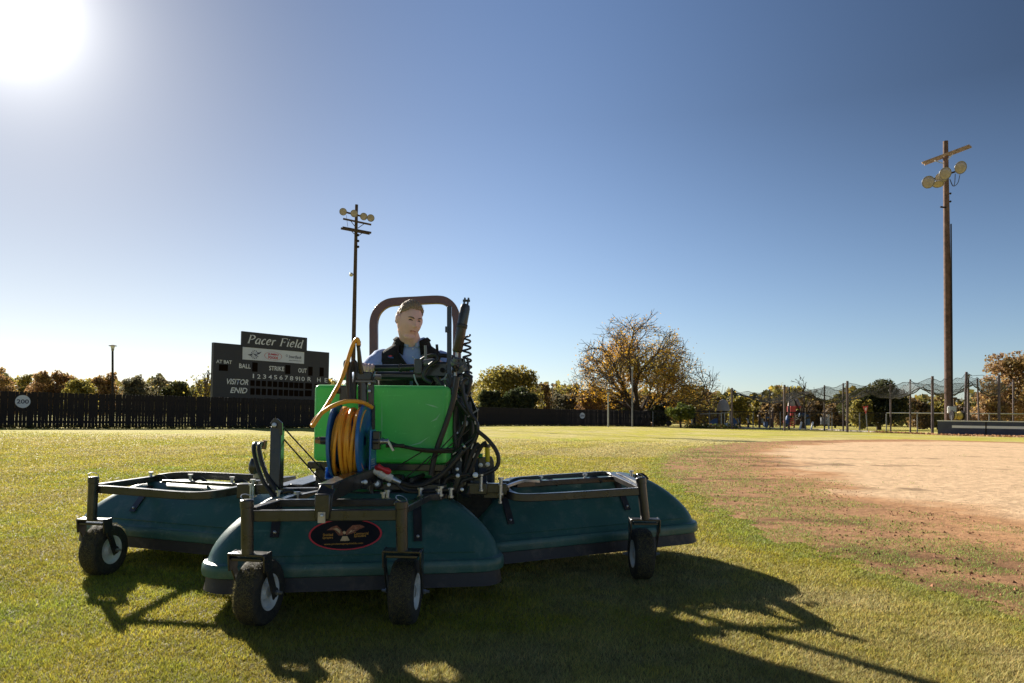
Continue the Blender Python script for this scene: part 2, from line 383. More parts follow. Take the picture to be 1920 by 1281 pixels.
# ================================================================== GROUND
INF_PX = [(1700, 824), (1500, 826), (1380, 831), (1300, 840), (1258, 851), (1240, 868), (1250, 892), (1290, 920), (1350, 955),
          (1440, 1000), (1560, 1045), (1700, 1095), (1920, 1165)]
INF_FAR = [(3.2, 2.0), (4.6, -0.8), (7.5, -4.6), (12, -8.2), (18, -10.2), (25, -9.6), (31, -6.0), (36, 0.5), (39, 9), (38, 20), (36, 30), (33, 36), (28, 38)]   # the arc goes on out of frame
INF = np.array([gp(*p)[:2] for p in INF_PX]+[Vector(p) for p in INF_FAR])
def inf_dist(x, y):
    """signed distance to the infield outline, positive inside"""
    d = np.full(x.shape, 1e9); ins = np.zeros(x.shape, bool); n = len(INF)
    for i in range(n):
        a, b = INF[i], INF[(i+1) % n]; e = b-a
        t = np.clip(((x-a[0])*e[0]+(y-a[1])*e[1])/(e@e), 0, 1)
        d = np.minimum(d, np.hypot(x-a[0]-t*e[0], y-a[1]-t*e[1]))
        c = ((a[1] > y) != (b[1] > y)) & (x < (b[0]-a[0])*(y-a[1])/(b[1]-a[1]+1e-12)+a[0])
        ins ^= c
    return np.where(ins, d, -d)
def lawn_col(x, y):
    """turf colour: green, yellow and dormant straw in patches, drier near the infield"""
    n1 = vnoise(x*0.35, y*0.35, 1); n2 = vnoise(x*1.7, y*1.7, 2); n3 = vnoise(x*7, y*7, 3)
    t = 0.45*n1+0.33*n2+0.22*n3
    d = -inf_dist(x, y)
    dry = np.clip(1.0-d/4.5, 0, 1)*0.45+np.clip((y-9)/18, 0, 1)*0.25
    edge = 0.45*np.exp(-((d-0.15)/0.35)**2)
    t = np.clip((t-0.5)*1.5+0.42+dry-edge*0.7, 0, 1)[:, None]
    g = np.array([0.26, 0.33, 0.045]); yl = np.array([0.44, 0.385, 0.055]); tan = np.array([0.50, 0.42, 0.17])
    c = np.where(t < 0.5, g+(yl-g)*(t*2), yl+(tan-yl)*(t*2-1))
    stripe = np.sin(d*2*np.pi/2.1+0.8*n1)*np.clip((26-d)/20, 0, 1)*np.clip((d-0.8)/2, 0, 1)
    return c*(1+0.10*stripe)[:, None]

def ground_material():
    m = bpy.data.materials.new('turf'); m.use_nodes = True; nt = m.node_tree; N = nt.nodes; L = nt.links; b = N['Principled BSDF']
    tc = N.new('ShaderNodeTexCoord')
    def nz(scale, det=6, stretch=None):
        n = N.new('ShaderNodeTexNoise'); n.inputs['Scale'].default_value = scale; n.inputs['Detail'].default_value = det
        if stretch:
            mp = N.new('ShaderNodeMapping'); mp.inputs['Scale'].default_value = stretch; mp.inputs['Rotation'].default_value = (0, 0, R(8))
            L.new(tc.outputs['Object'], mp.inputs[0]); L.new(mp.outputs[0], n.inputs['Vector'])
        else: L.new(tc.outputs['Object'], n.inputs['Vector'])
        return n.outputs['Fac']
    at_ = N.new('ShaderNodeAttribute'); at_.attribute_name = 'col'
    r1 = N.new('ShaderNodeMapRange'); r1.inputs[1].default_value = 0.3; r1.inputs[2].default_value = 0.7; r1.inputs[3].default_value = 0.72; r1.inputs[4].default_value = 1.28
    L.new(nz(2.5, 8, (0.25, 1.0, 1)), r1.inputs[0])
    r2 = N.new('ShaderNodeMapRange'); r2.inputs[1].default_value = 0.3; r2.inputs[2].default_value = 0.7; r2.inputs[3].default_value = 0.7; r2.inputs[4].default_value = 1.3
    L.new(nz(24, 10), r2.inputs[0])
    mu = N.new('ShaderNodeMath'); mu.operation = 'MULTIPLY'; L.new(r1.outputs[0], mu.inputs[0]); L.new(r2.outputs[0], mu.inputs[1])
    sc = N.new('ShaderNodeVectorMath'); sc.operation = 'SCALE'; L.new(at_.outputs['Color'], sc.inputs[0]); L.new(mu.outputs[0], sc.inputs['Scale'])
    L.new(sc.outputs[0], b.inputs['Base Color']); b.inputs['Roughness'].default_value = 0.95; b.inputs['Specular IOR Level'].default_value = 0.1
    bp = N.new('ShaderNodeBump'); bp.inputs['Strength'].default_value = 0.9; bp.inputs['Distance'].default_value = 0.03
    L.new(nz(38, 8), bp.inputs['Height']); L.new(bp.outputs[0], b.inputs['Normal'])
    return m
def grid_mesh(name, xs, ys, z, keep=None, colfn=None):
    X, Y = np.meshgrid(xs, ys); nx, ny = len(xs), len(ys)
    v = np.stack([X.ravel(), Y.ravel(), np.full(X.size, z)], 1)
    i = np.arange(nx*ny).reshape(ny, nx); q = np.stack([i[:-1, :-1], i[:-1, 1:], i[1:, 1:], i[1:, :-1]], -1).reshape(-1, 4)
    if keep is not None:
        q = q[keep(v[q].mean(1))]
        u, inv = np.unique(q, return_inverse=True); v = v[u]; q = inv.reshape(-1, 4)
    me = bpy.data.meshes.new(name); me.vertices.add(len(v)); me.vertices.foreach_set('co', v.astype(np.float32).ravel())
    me.loops.add(q.size); me.loops.foreach_set('vertex_index', q.astype(np.int32).ravel())
    me.polygons.add(len(q)); me.polygons.foreach_set('loop_start', np.arange(0, q.size, 4, dtype=np.int32))
    if colfn is not None:
        a = me.attributes.new('col', 'FLOAT_COLOR', 'POINT'); c = np.ones((len(v), 4), np.float32); c[:, :3] = colfn(v[:, 0], v[:, 1]); a.data.foreach_set('color', c.ravel())
    me.update(calc_edges=True); return me
xs = np.concatenate([[-2500, -900, -300, -120], np.arange(-60, -16, 2.0), np.arange(-16, 16, 0.25), np.arange(16, 62, 2.0), [120, 300, 900, 2500]])
ys = np.concatenate([[-600, -150, -40, -10], np.arange(-2, 22, 0.25), np.arange(22, 110, 2.0), [150, 250, 500, 1200, 3000]])
FAR_GAIN = 1.0
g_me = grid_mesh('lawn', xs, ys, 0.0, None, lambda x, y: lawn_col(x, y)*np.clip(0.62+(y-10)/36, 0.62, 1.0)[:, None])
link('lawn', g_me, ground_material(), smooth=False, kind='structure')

def dirt_col(x, y):
    d = inf_dist(x, y); n = vnoise(x*0.8, y*0.8, 11); n2 = vnoise(x*3, y*3, 12); n3 = vnoise(x*9, y*9, 13); n4 = vnoise(x*0.35, y*1.4, 15)
    t = np.clip((d-0.8-1.5*n)/1.6, 0, 1); t = np.clip(t+(n2-0.5)*0.55*(1-np.abs(2*t-1)), 0, 1)[:, None]
    brown = np.array([0.38, 0.21, 0.112]); mid = np.array([0.48, 0.265, 0.135]); pale = np.array([0.66, 0.455, 0.28])
    c = np.where(t < 0.5, brown+(mid-brown)*2*t, mid+(pale-mid)*(2*t-1))
    streak = np.clip((n4-0.66)*5, 0, 1)*np.clip((n2-0.35)*3, 0, 1)
    return c*(1-0.5*streak)[:, None]*(0.82+0.36*n3)[:, None]
def dirt_material():
    m = bpy.data.materials.new('infield dirt'); m.use_nodes = True; nt = m.node_tree; N = nt.nodes; L = nt.links; b = N['Principled BSDF']
    tc = N.new('ShaderNodeTexCoord'); at_ = N.new('ShaderNodeAttribute'); at_.attribute_name = 'col'
    n = N.new('ShaderNodeTexNoise'); n.inputs['Scale'].default_value = 9; n.inputs['Detail'].default_value = 12; n.inputs['Roughness'].default_value = 0.72; L.new(tc.outputs['Object'], n.inputs['Vector'])
    r = N.new('ShaderNodeMapRange'); r.inputs[1].default_value = 0.3; r.inputs[2].default_value = 0.7; r.inputs[3].default_value = 0.7; r.inputs[4].default_value = 1.25; L.new(n.outputs['Fac'], r.inputs[0])
    sc = N.new('ShaderNodeVectorMath'); sc.operation = 'SCALE'; L.new(at_.outputs['Color'], sc.inputs[0]); L.new(r.outputs[0], sc.inputs['Scale'])
    L.new(sc.outputs[0], b.inputs['Base Color']); b.inputs['Roughness'].default_value = 1; b.inputs['Specular IOR Level'].default_value = 0.05
    bp = N.new('ShaderNodeBump'); bp.inputs['Strength'].default_value = 1.0; bp.inputs['Distance'].default_value = 0.035; L.new(n.outputs['Fac'], bp.inputs['Height']); L.new(bp.outputs[0], b.inputs['Normal'])
    return m
dx = np.concatenate([np.arange(1.5, 34, 0.11), np.arange(34, 41, 0.5)]); dy = np.concatenate([np.arange(2.2, 16, 0.11), np.arange(16, 50, 0.22)])
def keep_dirt(c):
    return inf_dist(c[:, 0], c[:, 1])+(vnoise(c[:, 0]*1.5, c[:, 1]*1.5, 21)-0.5)*0.3+(vnoise(c[:, 0]*6, c[:, 1]*6, 22)-0.5)*0.35 > 0
d_me = grid_mesh('infield_dirt', dx, dy, 0.006, keep_dirt, dirt_col)
dmat = dirt_material(); link('infield_dirt', d_me, dmat, smooth=False, kind='structure')
link('infield_dirt', grid_mesh('infield_dirt', np.arange(2.0, 41, 0.4), np.concatenate([np.arange(-11, 2.2, 0.4), [dy[0]]]), 0.006, keep_dirt, dirt_col), dmat, smooth=False, kind='structure')

# ---- turf blades near the camera, thinning with distance
def make_blades(z1, z2, n, h, w, seed, side=False):
    r = np.random.default_rng(seed)
    y = np.exp(r.uniform(math.log(z1), math.log(z2), n)); x = r.uniform(-1, 1, n)*(0.745*y+0.35)
    if side: q = r.random(n)**1.6; x = np.where(r.random(n) < 0.5, -1, 1)*(0.745*y+0.35+q*(2.2+0.45*y))
    d = inf_dist(x, y)+(vnoise(x*1.5, y*1.5, 21)-0.5)*0.3+(vnoise(x*6, y*6, 22)-0.5)*0.35
    cl = vnoise(x*2.2, y*2.2, 31); c2 = vnoise(x*0.6, y*0.6, 32); c3 = vnoise(x*7, y*7, 33)
    lim = np.where(d < 0.06, 1.0, np.clip(0.95-0.28*(d+0.1), 0.08, 0.95)*np.clip((cl*0.7+c3*0.5-0.35)*3.4, 0, 1))
    lim = np.where(d > 1.6+2.0*c2, 0.03*(c3 > 0.72)*(cl > 0.5), lim)
    lim = lim*np.clip((34-y)/16, 0, 1)
    k = r.random(n) < lim; x, y, d, c3 = x[k], y[k], d[k], c3[k]; n = len(x)
    base = lawn_col(x, y)
    weed = np.clip((d+0.3)/0.5, 0, 1)[:, None]; base = base*(1-weed)+np.array([0.27, 0.33, 0.08])*weed*(0.7+0.6*r.random((n, 1)))
    col = base*(0.65+0.9*r.random((n, 1)))*(0.85+0.3*c3[:, None]); col[:, 0] *= 0.85+0.3*r.random(n)
    straw = r.random(n) < 0.27
    col[straw] = np.array([0.36, 0.29, 0.13])*(0.5+0.8*r.random((straw.sum(), 1)))
    hh = h*(1+0.02*y)*(0.45+0.75*r.random(n))*(0.85+0.3*c3); a = r.uniform(0, 2*np.pi, n); lean = r.uniform(0.2, 1.5, n)*hh
    hh = np.where(straw, hh*0.55, hh); lean = np.where(straw, lean*1.8, lean)
    ww = np.maximum(0.0032, w*y)*(0.6+0.8*r.random(n)); b = a+np.pi/2+r.uniform(-0.5, 0.5, n)
    P = np.stack([x, y, np.full(n, 0.0)], 1); s = np.stack([np.cos(b)*ww/2, np.sin(b)*ww/2, np.zeros(n)], 1)
    T = P+np.stack([np.cos(a)*lean, np.sin(a)*lean, hh], 1)
    v = np.stack([P-s, P+s, T], 1).reshape(-1, 3); c = np.repeat(col, 3, 0)
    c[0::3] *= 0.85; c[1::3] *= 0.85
    return v, c
zones = [(2.35, 34.0, 1400000, 0.018, 0.00125, 1), (1.3, 34.0, 420000, 0.018, 0.0019, 2, True), (1.2, 2.35, 90000, 0.018, 0.0019, 3)]
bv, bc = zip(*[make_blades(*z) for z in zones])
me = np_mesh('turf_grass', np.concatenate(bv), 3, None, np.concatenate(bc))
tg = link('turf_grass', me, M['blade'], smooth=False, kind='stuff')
# ---- clods and fallen leaves on the dirt edge
r = np.random.default_rng(5); n = 5500
y = r.uniform(3.4, 20, n); x = r.uniform(0.15, 0.78, n)*y; d = inf_dist(x, y)
k = (d > -0.15) & (d < 2.6) & (vnoise(x*1.3, y*1.3, 41) > 0.42); x, y = x[k], y[k]; n = len(x)
tet = np.array([[1, 0, -.2], [-.5, .87, -.2], [-.5, -.87, -.2], [0, 0, .8]]); F = [0, 1, 3, 1, 2, 3, 2, 0, 3]
s = r.uniform(0.003, 0.015, n); ang = r.uniform(0, 6.28, n); rot = np.stack([np.cos(ang), -np.sin(ang), np.sin(ang), np.cos(ang)], 1).reshape(n, 2, 2)
tv = tet[None]*s[:, None, None]*r.uniform(0.5, 1.5, (n, 4, 1)); tv[:, :, :2] = np.einsum('nij,nkj->nki', rot, tv[:, :, :2]); tv += np.stack([x, y, np.full(n, 0.01)], 1)[:, None]
cc = np.array([0.30, 0.13, 0.065])*(0.5+0.9*r.random((n, 1)))
M['clod'] = mat('soil clods', (0.3, 0.13, 0.06), 0.95, attr='col')
link('soil_clods', np_mesh('soil_clods', tv[:, F].reshape(-1, 3), 3, None, np.repeat(cc, 9, 0)), M['clod'], smooth=False, kind='stuff')

# ================================================================== OUTFIELD FENCE
FEN = [(-520, 28.5), (-120, 35.6), (0, 38.6), (300, 43.5), (600, 51.0), (760, 62.0), (900, 76.0), (1060, 86.0), (1221, 91.0)]
fpts = spline([foot(*p) for p in FEN], 30)
def along(pts):
    s = [0]
    for a, b in zip(pts, pts[1:]): s.append(s[-1]+(b-a).length)
    return s
fs_ = along(fpts)
def fpos(s):
    i = max(0, min(len(fs_)-2, int(np.searchsorted(fs_, s))-1)); t = (s-fs_[i])/(fs_[i+1]-fs_[i])
    return fpts[i].lerp(fpts[i+1], t), (fpts[i+1]-fpts[i]).normalized()
fence = thing('board_fence', 'long dark board outfield fence with narrow light gaps running behind the lawn', 'fence', tuple(fpts[0]))
PITCH_S = 0.172; S_TOT = fs_[-1]; NS = int(S_TOT/PITCH_S); FH = 1.98
slat_me = []
for k in range(5):
    b = MB(); hw = 0.0845-0.0015*k; b.prism([(-hw, -0.011, 0.04), (hw, -0.011, 0.04), (hw, -0.011, FH-0.03), (hw-0.02, -0.011, FH), (-hw+0.02, -0.011, FH), (-hw, -0.011, FH-0.03)], (0, 0.022, 0))
    me = bpy.data.meshes.new('slat'); me.from_pydata([tuple(v) for v in b.v], [], b.f); bm = bmesh.new(); bm.from_mesh(me); bmesh.ops.recalc_face_normals(bm, faces=bm.faces); bm.to_mesh(me); bm.free()
    me.materials.append(M['fence']); slat_me.append(me)
rest = MB(); count = 0
for i in range(NS):
    p, t = fpos((i+0.5)*PITCH_S); px = (p.x/p.y)*FPX+CX
    vis = -12 < px < 596 or px > 878
    me = slat_me[random.randrange(5)]; rz = math.atan2(t.y, t.x); dz = random.uniform(-0.02, 0.025); ry = random.gauss(0, 0.006)
    mw = Matrix.Translation(p+Vector((0, 0, dz))) @ Matrix.Rotation(rz, 4, 'Z') @ Matrix.Rotation(ry, 4, 'Y')
    if vis and count < 299:
        o = bpy.data.objects.new('slat', me); COL.objects.link(o); o.parent = fence; o.matrix_local = Matrix.Translation(-Vector(fence.location)) @ mw; count += 1
    else:
        rest.add([mw @ v.co for v in me.vertices], [tuple(f.vertices) for f in me.polygons])
rest.build('slats_behind', M['fence'], fence, kind='stuff', smooth=False).name = 'slat_run'
n_post = int(S_TOT/2.44)
post_me = None
for i in range(n_post+1):
    p, t = fpos(min(i*2.44, S_TOT-0.01)); nrm = Vector((-t.y, t.x, 0)); p = p+nrm*0.115
    if post_me is None:
        b = MB().box((0, 0, 0.95), (0.11, 0.11, 1.9)); post_me = bpy.data.meshes.new('post'); post_me.from_pydata([tuple(v) for v in b.v], [], b.f); post_me.materials.append(M['fence'])
    o = bpy.data.objects.new('post', post_me); COL.objects.link(o); o.parent = fence; o.location = p-Vector(fence.location); o.rotation_euler.z = math.atan2(t.y, t.x)
for zz in (0.35, 1.0, 1.66):
    pts = []
    for i in range(0, int(S_TOT/0.8)+1):
        p, t = fpos(min(i*0.8, S_TOT-0.01)); pts.append(p+Vector((-t.y, t.x, 0))*0.036+Vector((0, 0, zz)))
    MB().rail(pts, 0.04, 0.13).build('rail', M['fence'], fence, smooth=False)

def distance_sign(px, py, dia, label):
    # round plate on the boards
    best = min(np.linspace(0, S_TOT, 4000), key=lambda s: abs((lambda q: q.x/q.y*FPX+CX)(fpos(s)[0])-px))
    p, t = fpos(best); n = Vector((t.y, -t.x, 0)); q = onplane(px, py, p, n)+n*0.035
    rt = thing('distance_sign', label, 'distance sign', tuple(q), 'round distance signs on the outfield fence')
    b = MB().lathe([(dia/2, 0.0), (dia/2, 0.018)], q, n, 32); b.build('disc', M['sign_white'], rt)
    put_text('lettering', '200', q-t*dia*0.40-Vector((0, 0, dia*0.17)), q+t*dia*0.40-Vector((0, 0, dia*0.17)), dia*0.34, Vector((0, 0, 1)), M['navy_ink'], rt, n*0.024, bold=0.025)
distance_sign(42.5, 753, 0.70, 'white round sign reading 200 on the left end of the dark fence')
distance_sign(1091.5, 779.5, 0.72, 'small white round sign reading 200 on the fence in front of the golden tree')

# ================================================================== SCOREBOARD
sTL, sTR = at(401, 642, 50), at(617.5, 662, 57); sTR.z = sTL.z
su = (sTR-sTL).normalized(); sn = Vector((su.y, -su.x, 0)); sz = Vector((0, 0, 1)); SW = (sTR-sTL).length
def sb(px, py): return onplane(px, py, sTL, sn)
sb8 = lambda x, y: sb(390+x/8, 610+y/8)
s_bot = 1.75
sbase = Vector((sTL.x, sTL.y, 0))
board = thing('scoreboard', 'dark ballpark scoreboard reading Pacer Field standing behind the board fence', 'scoreboard', tuple(sbase))
def slab(p, w, h, name, m, off, th, parent=board):
    """rectangle on the board plane: p top-left"""
    b = MB().prism([p+sn*off, p+su*w+sn*off, p+su*w-sz*h+sn*off, p-sz*h+sn*off], -sn*th); return b.build(name, m, parent, smooth=False)
slab(sTL, SW, sTL.z-s_bot, 'panel', M['board'], 0, 0.32)
nTL, nTR, nBL = sb(453.5, 621), sb(575.3, 636), sb(453, 650.5)
slab(nTL, (nTR-nTL).length, nTL.z-nBL.z, 'name_panel', M['board'], 0.05, 0.18)
pTL, pTR, pBL = sb8(520, 325), sb8(1440, 412), sb8(512, 512)
slab(pTL, (pTR-pTL).length, pTL.z-pBL.z, 'sponsor_panel', M['sponsor'], 0.03, 0.029)
for f in (0.12, 0.5, 0.88):
    q = sbase+su*(SW*f)-sn*0.5; MB().bar(q, q+sz*(sTL.z-0.2), 0.22, 0.22, su).build('support_post', M['dark_metal'], board, smooth=False)
for f in (0.28, 0.5, 0.75):
    q = nTL+su*((nTR-nTL).length*f)-sn*0.14; MB().bar(q-sz*0.2, q-sz*(nTL.z-sTL.z+1.0), 0.1, 0.1, su).build('name_panel_bracket', M['dark_metal'], board, smooth=False)
def sbtext(t, x0, x1, y0, y1, h, shear=0, bold=0.02, m='white_ink', off=0.012, name='lettering'):
    a = sb8(x0, y0); b = sb8(x1, y0); c = sb8(x0, y0-h)
    return put_text(name, t, a, a+su*((b-a).length), c.z-a.z, sz, M[m], board, sn*off, shear, bold)
for t, x0, x1, y0, h, sh in (('AT BAT', 122, 356, 566, 52, 0), ('BALL', 465, 640, 641, 68, 0), ('STRIKE', 915, 1140, 676, 68, 0), ('OUT', 1352, 1478, 709, 66, 0),
                             ('VISITOR', 280, 602, 884, 86, 0.28), ('ENID', 330, 588, 1014, 84, 0.28)):
    sbtext(t, x0, x1, y0, y0, h, sh, 0.018)
for t, x0, x1, y0 in (('1', 670, 688, 793), ('2', 735, 786, 800), ('3', 822, 870, 802), ('4', 905, 958, 807), ('5', 987, 1035, 811), ('6', 1070, 1118, 815), ('7', 1150, 1198, 820),
                      ('8', 1227, 1277, 826), ('9', 1307, 1352, 832), ('10', 1366, 1448, 834), ('R', 1492, 1545, 840), ('H', 1635, 1687, 850), ('E', 1748, 1790, 857)):
    sbtext(t, x0, x1, y0, y0, 64, 0, 0.006)
def digit(x0, x1, y0, y1):
    a, b, c = sb8(x0, y0), sb8(x1, y0), sb8(x0, y1); slab(a, (b-a).length, a.z-c.z, 'digit_window', M['window'], 0.010, 0.009)
for w in ((165, 300, 585, 680), (665, 745, 555, 695), (1160, 1236, 595, 730), (1505, 1570, 620, 755), (1675, 1737, 632, 766), (1460, 1560, 866, 955), (1600, 1700, 880, 950), (1715, 1790, 884, 955), (1455, 1555, 975, 1065)): digit(*w)
for i, cx in enumerate((668, 753, 838, 925, 1008, 1090, 1170, 1250, 1325, 1400)):
    digit(cx-32, cx+32, 824+i*4.3, 908+i*4.3); digit(cx-32, cx+32, 943+i*4.0, 1040+i*3)
# serif italic name built from pen strokes
def strokes(name, glyphs, a, b, height, shear, material):
    d = (b-a); W = sum(g[0] for g in glyphs); x = 0; mb = MB(); k = d.length/W; ud = d.normalized()
    def P(u, v): return a+ud*((u+shear*v*0.8)*k)+sz*(v*height)+sn*0.056
    for adv, segs in glyphs:
        for (pts, w) in segs:
            pts = [Vector((p[0], p[1], 0)) for p in pts]
            if len(pts) > 2: pts = spline(pts, 6)
            ws = w if isinstance(w, tuple) else (w, w)
            q = []
            for i, p in enumerate(pts):
                t = (pts[min(i+1, len(pts)-1)]-pts[max(i-1, 0)]).normalized(); nn = Vector((-t.y, t.x, 0)); f = i/(len(pts)-1)
                ww = (ws[0]+(ws[1]-ws[0])*math.sin(math.pi*f))/2 if len(ws) == 2 else ws[0]/2
                q.append((p+nn*ww, p-nn*ww))
            vs = [P(x+c.x, c.y) for pr in q for c in pr]
            mb.add(vs, [(2*i, 2*i+1, 2*i+3, 2*i+2) for i in range(len(q)-1)])
        x += adv
    return mb.build('lettering', material, board, smooth=False)
S = 0.05; T = 0.13
def ser(x, y, l=0.22): return ([(x-l/2, y), (x+l/2, y)], S)
G = {
 'P': (0.72, [([(0.15, 0), (0.15, 1)], T), ser(0.15, 0.02), ser(0.13, 0.98), ([(0.15, 0.97), (0.42, 0.97), (0.60, 0.75), (0.42, 0.5), (0.17, 0.5)], (S, T))]),
 'a': (0.58, [([(0.44, 0.64), (0.44, 0.08), (0.54, 0.03)], T*0.9), ([(0.42, 0.62), (0.2, 0.62), (0.08, 0.3), (0.14, 0.05), (0.3, 0.08), (0.42, 0.3)], (S, T))]),
 'c': (0.50, [([(0.42, 0.55), (0.28, 0.65), (0.1, 0.4), (0.12, 0.12), (0.28, 0.02), (0.44, 0.14)], (S, T*1.1))]),
 'e': (0.52, [([(0.12, 0.32), (0.40, 0.42), (0.38, 0.60), (0.26, 0.65), (0.1, 0.42), (0.12, 0.12), (0.28, 0.02), (0.45, 0.14)], (S, T))]),
 'r': (0.48, [([(0.14, 0), (0.14, 0.63)], T), ser(0.12, 0.62, 0.14), ([(0.15, 0.42), (0.26, 0.6), (0.42, 0.60)], (S, T))]),
 ' ': (0.40, []),
 'F': (0.70, [([(0.16, 0), (0.16, 1)], T), ser(0.16, 0.02), ([(0.05, 0.97), (0.66, 0.97)], 0.06), ([(0.64, 0.98), (0.64, 0.80)], 0.05), ([(0.16, 0.52), (0.48, 0.52)], 0.06), ([(0.48, 0.62), (0.48, 0.42)], 0.05)]),
 'i': (0.32, [([(0.15, 0), (0.15, 0.63)], T), ser(0.13, 0.62, 0.14), ser(0.18, 0.02, 0.16), ([(0.11, 0.86), (0.21, 0.86)], 0.12)]),
 'l': (0.32, [([(0.15, 0), (0.15, 1)], T), ser(0.13, 0.98, 0.14), ser(0.18, 0.02, 0.16)]),
 'd': (0.60, [([(0.44, 1.0), (0.44, 0.08), (0.54, 0.03)], T), ser(0.42, 0.98, 0.14), ([(0.42, 0.62), (0.2, 0.62), (0.08, 0.3), (0.14, 0.05), (0.3, 0.08), (0.42, 0.3)], (S, T))])}
a_, b_ = sb8(578, 268), sb8(1408, 346)
b_ = a_+su*(b_-a_).dot(su); hgt = sb8(578, 140).z-a_.z
strokes('lettering', [G[c] for c in 'Pacer Field'], a_, b_, hgt, 0.30, M['white_ink'])
# sponsors: winged round emblem, oval, bank line
def ring(cx, cy, rx, ry, wd, m, name='print', off=0.036, n=32):
    c = sb8(cx, cy); ux = (sb8(cx+rx, cy)-c).length; uz = c.z-sb8(cx, cy+ry).z; mb = MB(); vs = []
    for j in range(n):
        f = 2*math.pi*j/n
        for q in (1, 1-wd): vs.append(c+su*(ux*q*math.cos(f))+sz*(uz*q*math.sin(f))+sn*off)
    mb.add(vs, [(2*j, 2*j+1, (2*j+3) % (2*n), (2*j+2) % (2*n)) for j in range(n)]); return mb.build(name, m, board, smooth=False)
def quad8(pts, m, name='print', off=0.036): return MB().add([sb8(*p)+sn*off for p in pts], [tuple(range(len(pts)))]).build(name, m, board, smooth=False)
ring(975, 463, 130, 64, 0.045, M['red_ink'])
sbtext('JUMBO', 893, 1057, 455, 455, 38, 0, 0.04, 'red_ink', 0.037, 'print'); sbtext('FOODS', 900, 1046, 502, 502, 40, 0, 0.04, 'red_ink', 0.037, 'print')
sbtext('InterBank', 1208, 1400, 492, 492, 45, 0.25, 0.015, 'navy_ink', 0.037, 'print'); sbtext('www.interbank.com', 1208, 1395, 530, 530, 15, 0, 0.01, 'navy_ink', 0.037, 'print')
ring(1180, 457, 17, 24, 0.3, M['navy_ink'], n=4)
ring(698, 440, 38, 38, 0.10, M['navy_ink'])
for k in range(3): quad8([(668+k*18, 425+k*3), (676+k*18, 422+k*3), (722+k*8, 462-k*6), (714+k*8, 466-k*6)], M['navy_ink'])
quad8([(590, 442), (662, 425), (655, 450), (640, 462)], M['navy_ink']); quad8([(735, 420), (803, 396), (770, 432), (740, 440)], M['navy_ink'])
for k in range(12):
    f = k/12*2*math.pi; cx, cy = 698+52*math.cos(f), 440+58*math.sin(f)
    if abs(math.sin(f)) > 0.45: quad8([(cx-7, cy-8), (cx+7, cy-8), (cx+7, cy+8), (cx-7, cy+8)], M['navy_ink'])

# ================================================================== LIGHT POLES
def floodlight(parent, c, aim, rad):
    aim = Vector(aim).normalized(); b = MB()
    b.lathe([(rad*0.22, -rad*1.1), (rad*0.30, -rad*0.75), (rad*0.62, -rad*0.6), (rad*0.95, -rad*0.15), (rad*1.02, 0), (rad*0.97, 0.0)], c, aim, 20, True)
    o = b.build('floodlight', M['lamp_shell'], parent)
    MB().lathe([(rad*0.96, 0.004), (rad*0.9, 0.03), (rad*0.5, rad*0.10), (0.01, rad*0.13)], c, aim, 20, False).build('lens', M['lamp_lens'], o)
    MB().lathe([(rad*0.98, 0.0), (rad*1.06, 0.012), (rad*1.06, 0.035), (rad*0.98, 0.03)], c, aim, 20, False).build('rim', M['grey_metal'], o)
    return o
def crossarm(parent, p, q, w, h, m, brace=None, pole=None):
    MB().bar(p, q, w, h).build('crossarm', m, parent, bevel=0.01)
Yl = 70.0
lb = foot(660, Yl)
pole = thing('light_pole', 'tall dark wooden light pole with four round floodlights above the scoreboard end', 'light pole', tuple(lb), 'field light poles')
top = at(668.6, 384, Yl); MB().tube([lb, lb.lerp(top, 0.5), top], [0.23, 0.20, 0.15], 12).build('pole', M['wood_dark'], pole)
MB().bar(at(640, 396, Yl-0.25), at(697, 410.5, Yl-0.25), 0.12, 0.16).build('lamp_bar', M['wood_dark'], pole)
crossarm(pole, at(643.4, 410.4, Yl-0.3), at(696, 421.5, Yl-0.3), 0.12, 0.17, M['wood_dark'])
crossarm(pole, at(639.3, 428.4, Yl-0.3), at(693.0, 438.6, Yl-0.3), 0.12, 0.20, M['wood_dark']); crossarm(pole, at(642.3, 426.6, Yl+0.3), at(696, 436.8, Yl+0.3), 0.12, 0.20, M['wood_dark'])
for a, b in (((657.6, 414.5), (665, 424)), ((682.5, 420), (671, 428)), ((659.5, 434), (665, 439.5)), ((678.5, 437.5), (671, 443))):
    MB().bar(at(a[0], a[1], Yl-0.36), at(b[0], b[1], Yl-0.22), 0.03, 0.06).build('brace', M['dark_metal'], pole, smooth=False)
for x, y in ((643.4, 397.2), (664, 400.5), (682, 406.2), (695.2, 409)): floodlight(pole, at(x, y, Yl-0.75), (0.12, -1, -0.28), 0.34)
for y in (441, 452, 463): MB().ball(at(671.5, y, Yl-0.1), 0.13, 8, 6).build('insulator', M['dark_metal'], pole)
MB().ball(at(658.5, 515, Yl-0.1), 0.2, 10, 8).build('insulator', M['lamp_shell'], pole)
MB().tube([at(649.5, 404, Yl-0.5), at(650.5, 414, Yl-0.5), at(652, 425, Yl-0.4)], 0.02, 5).build('cable', M['rubber'], pole)

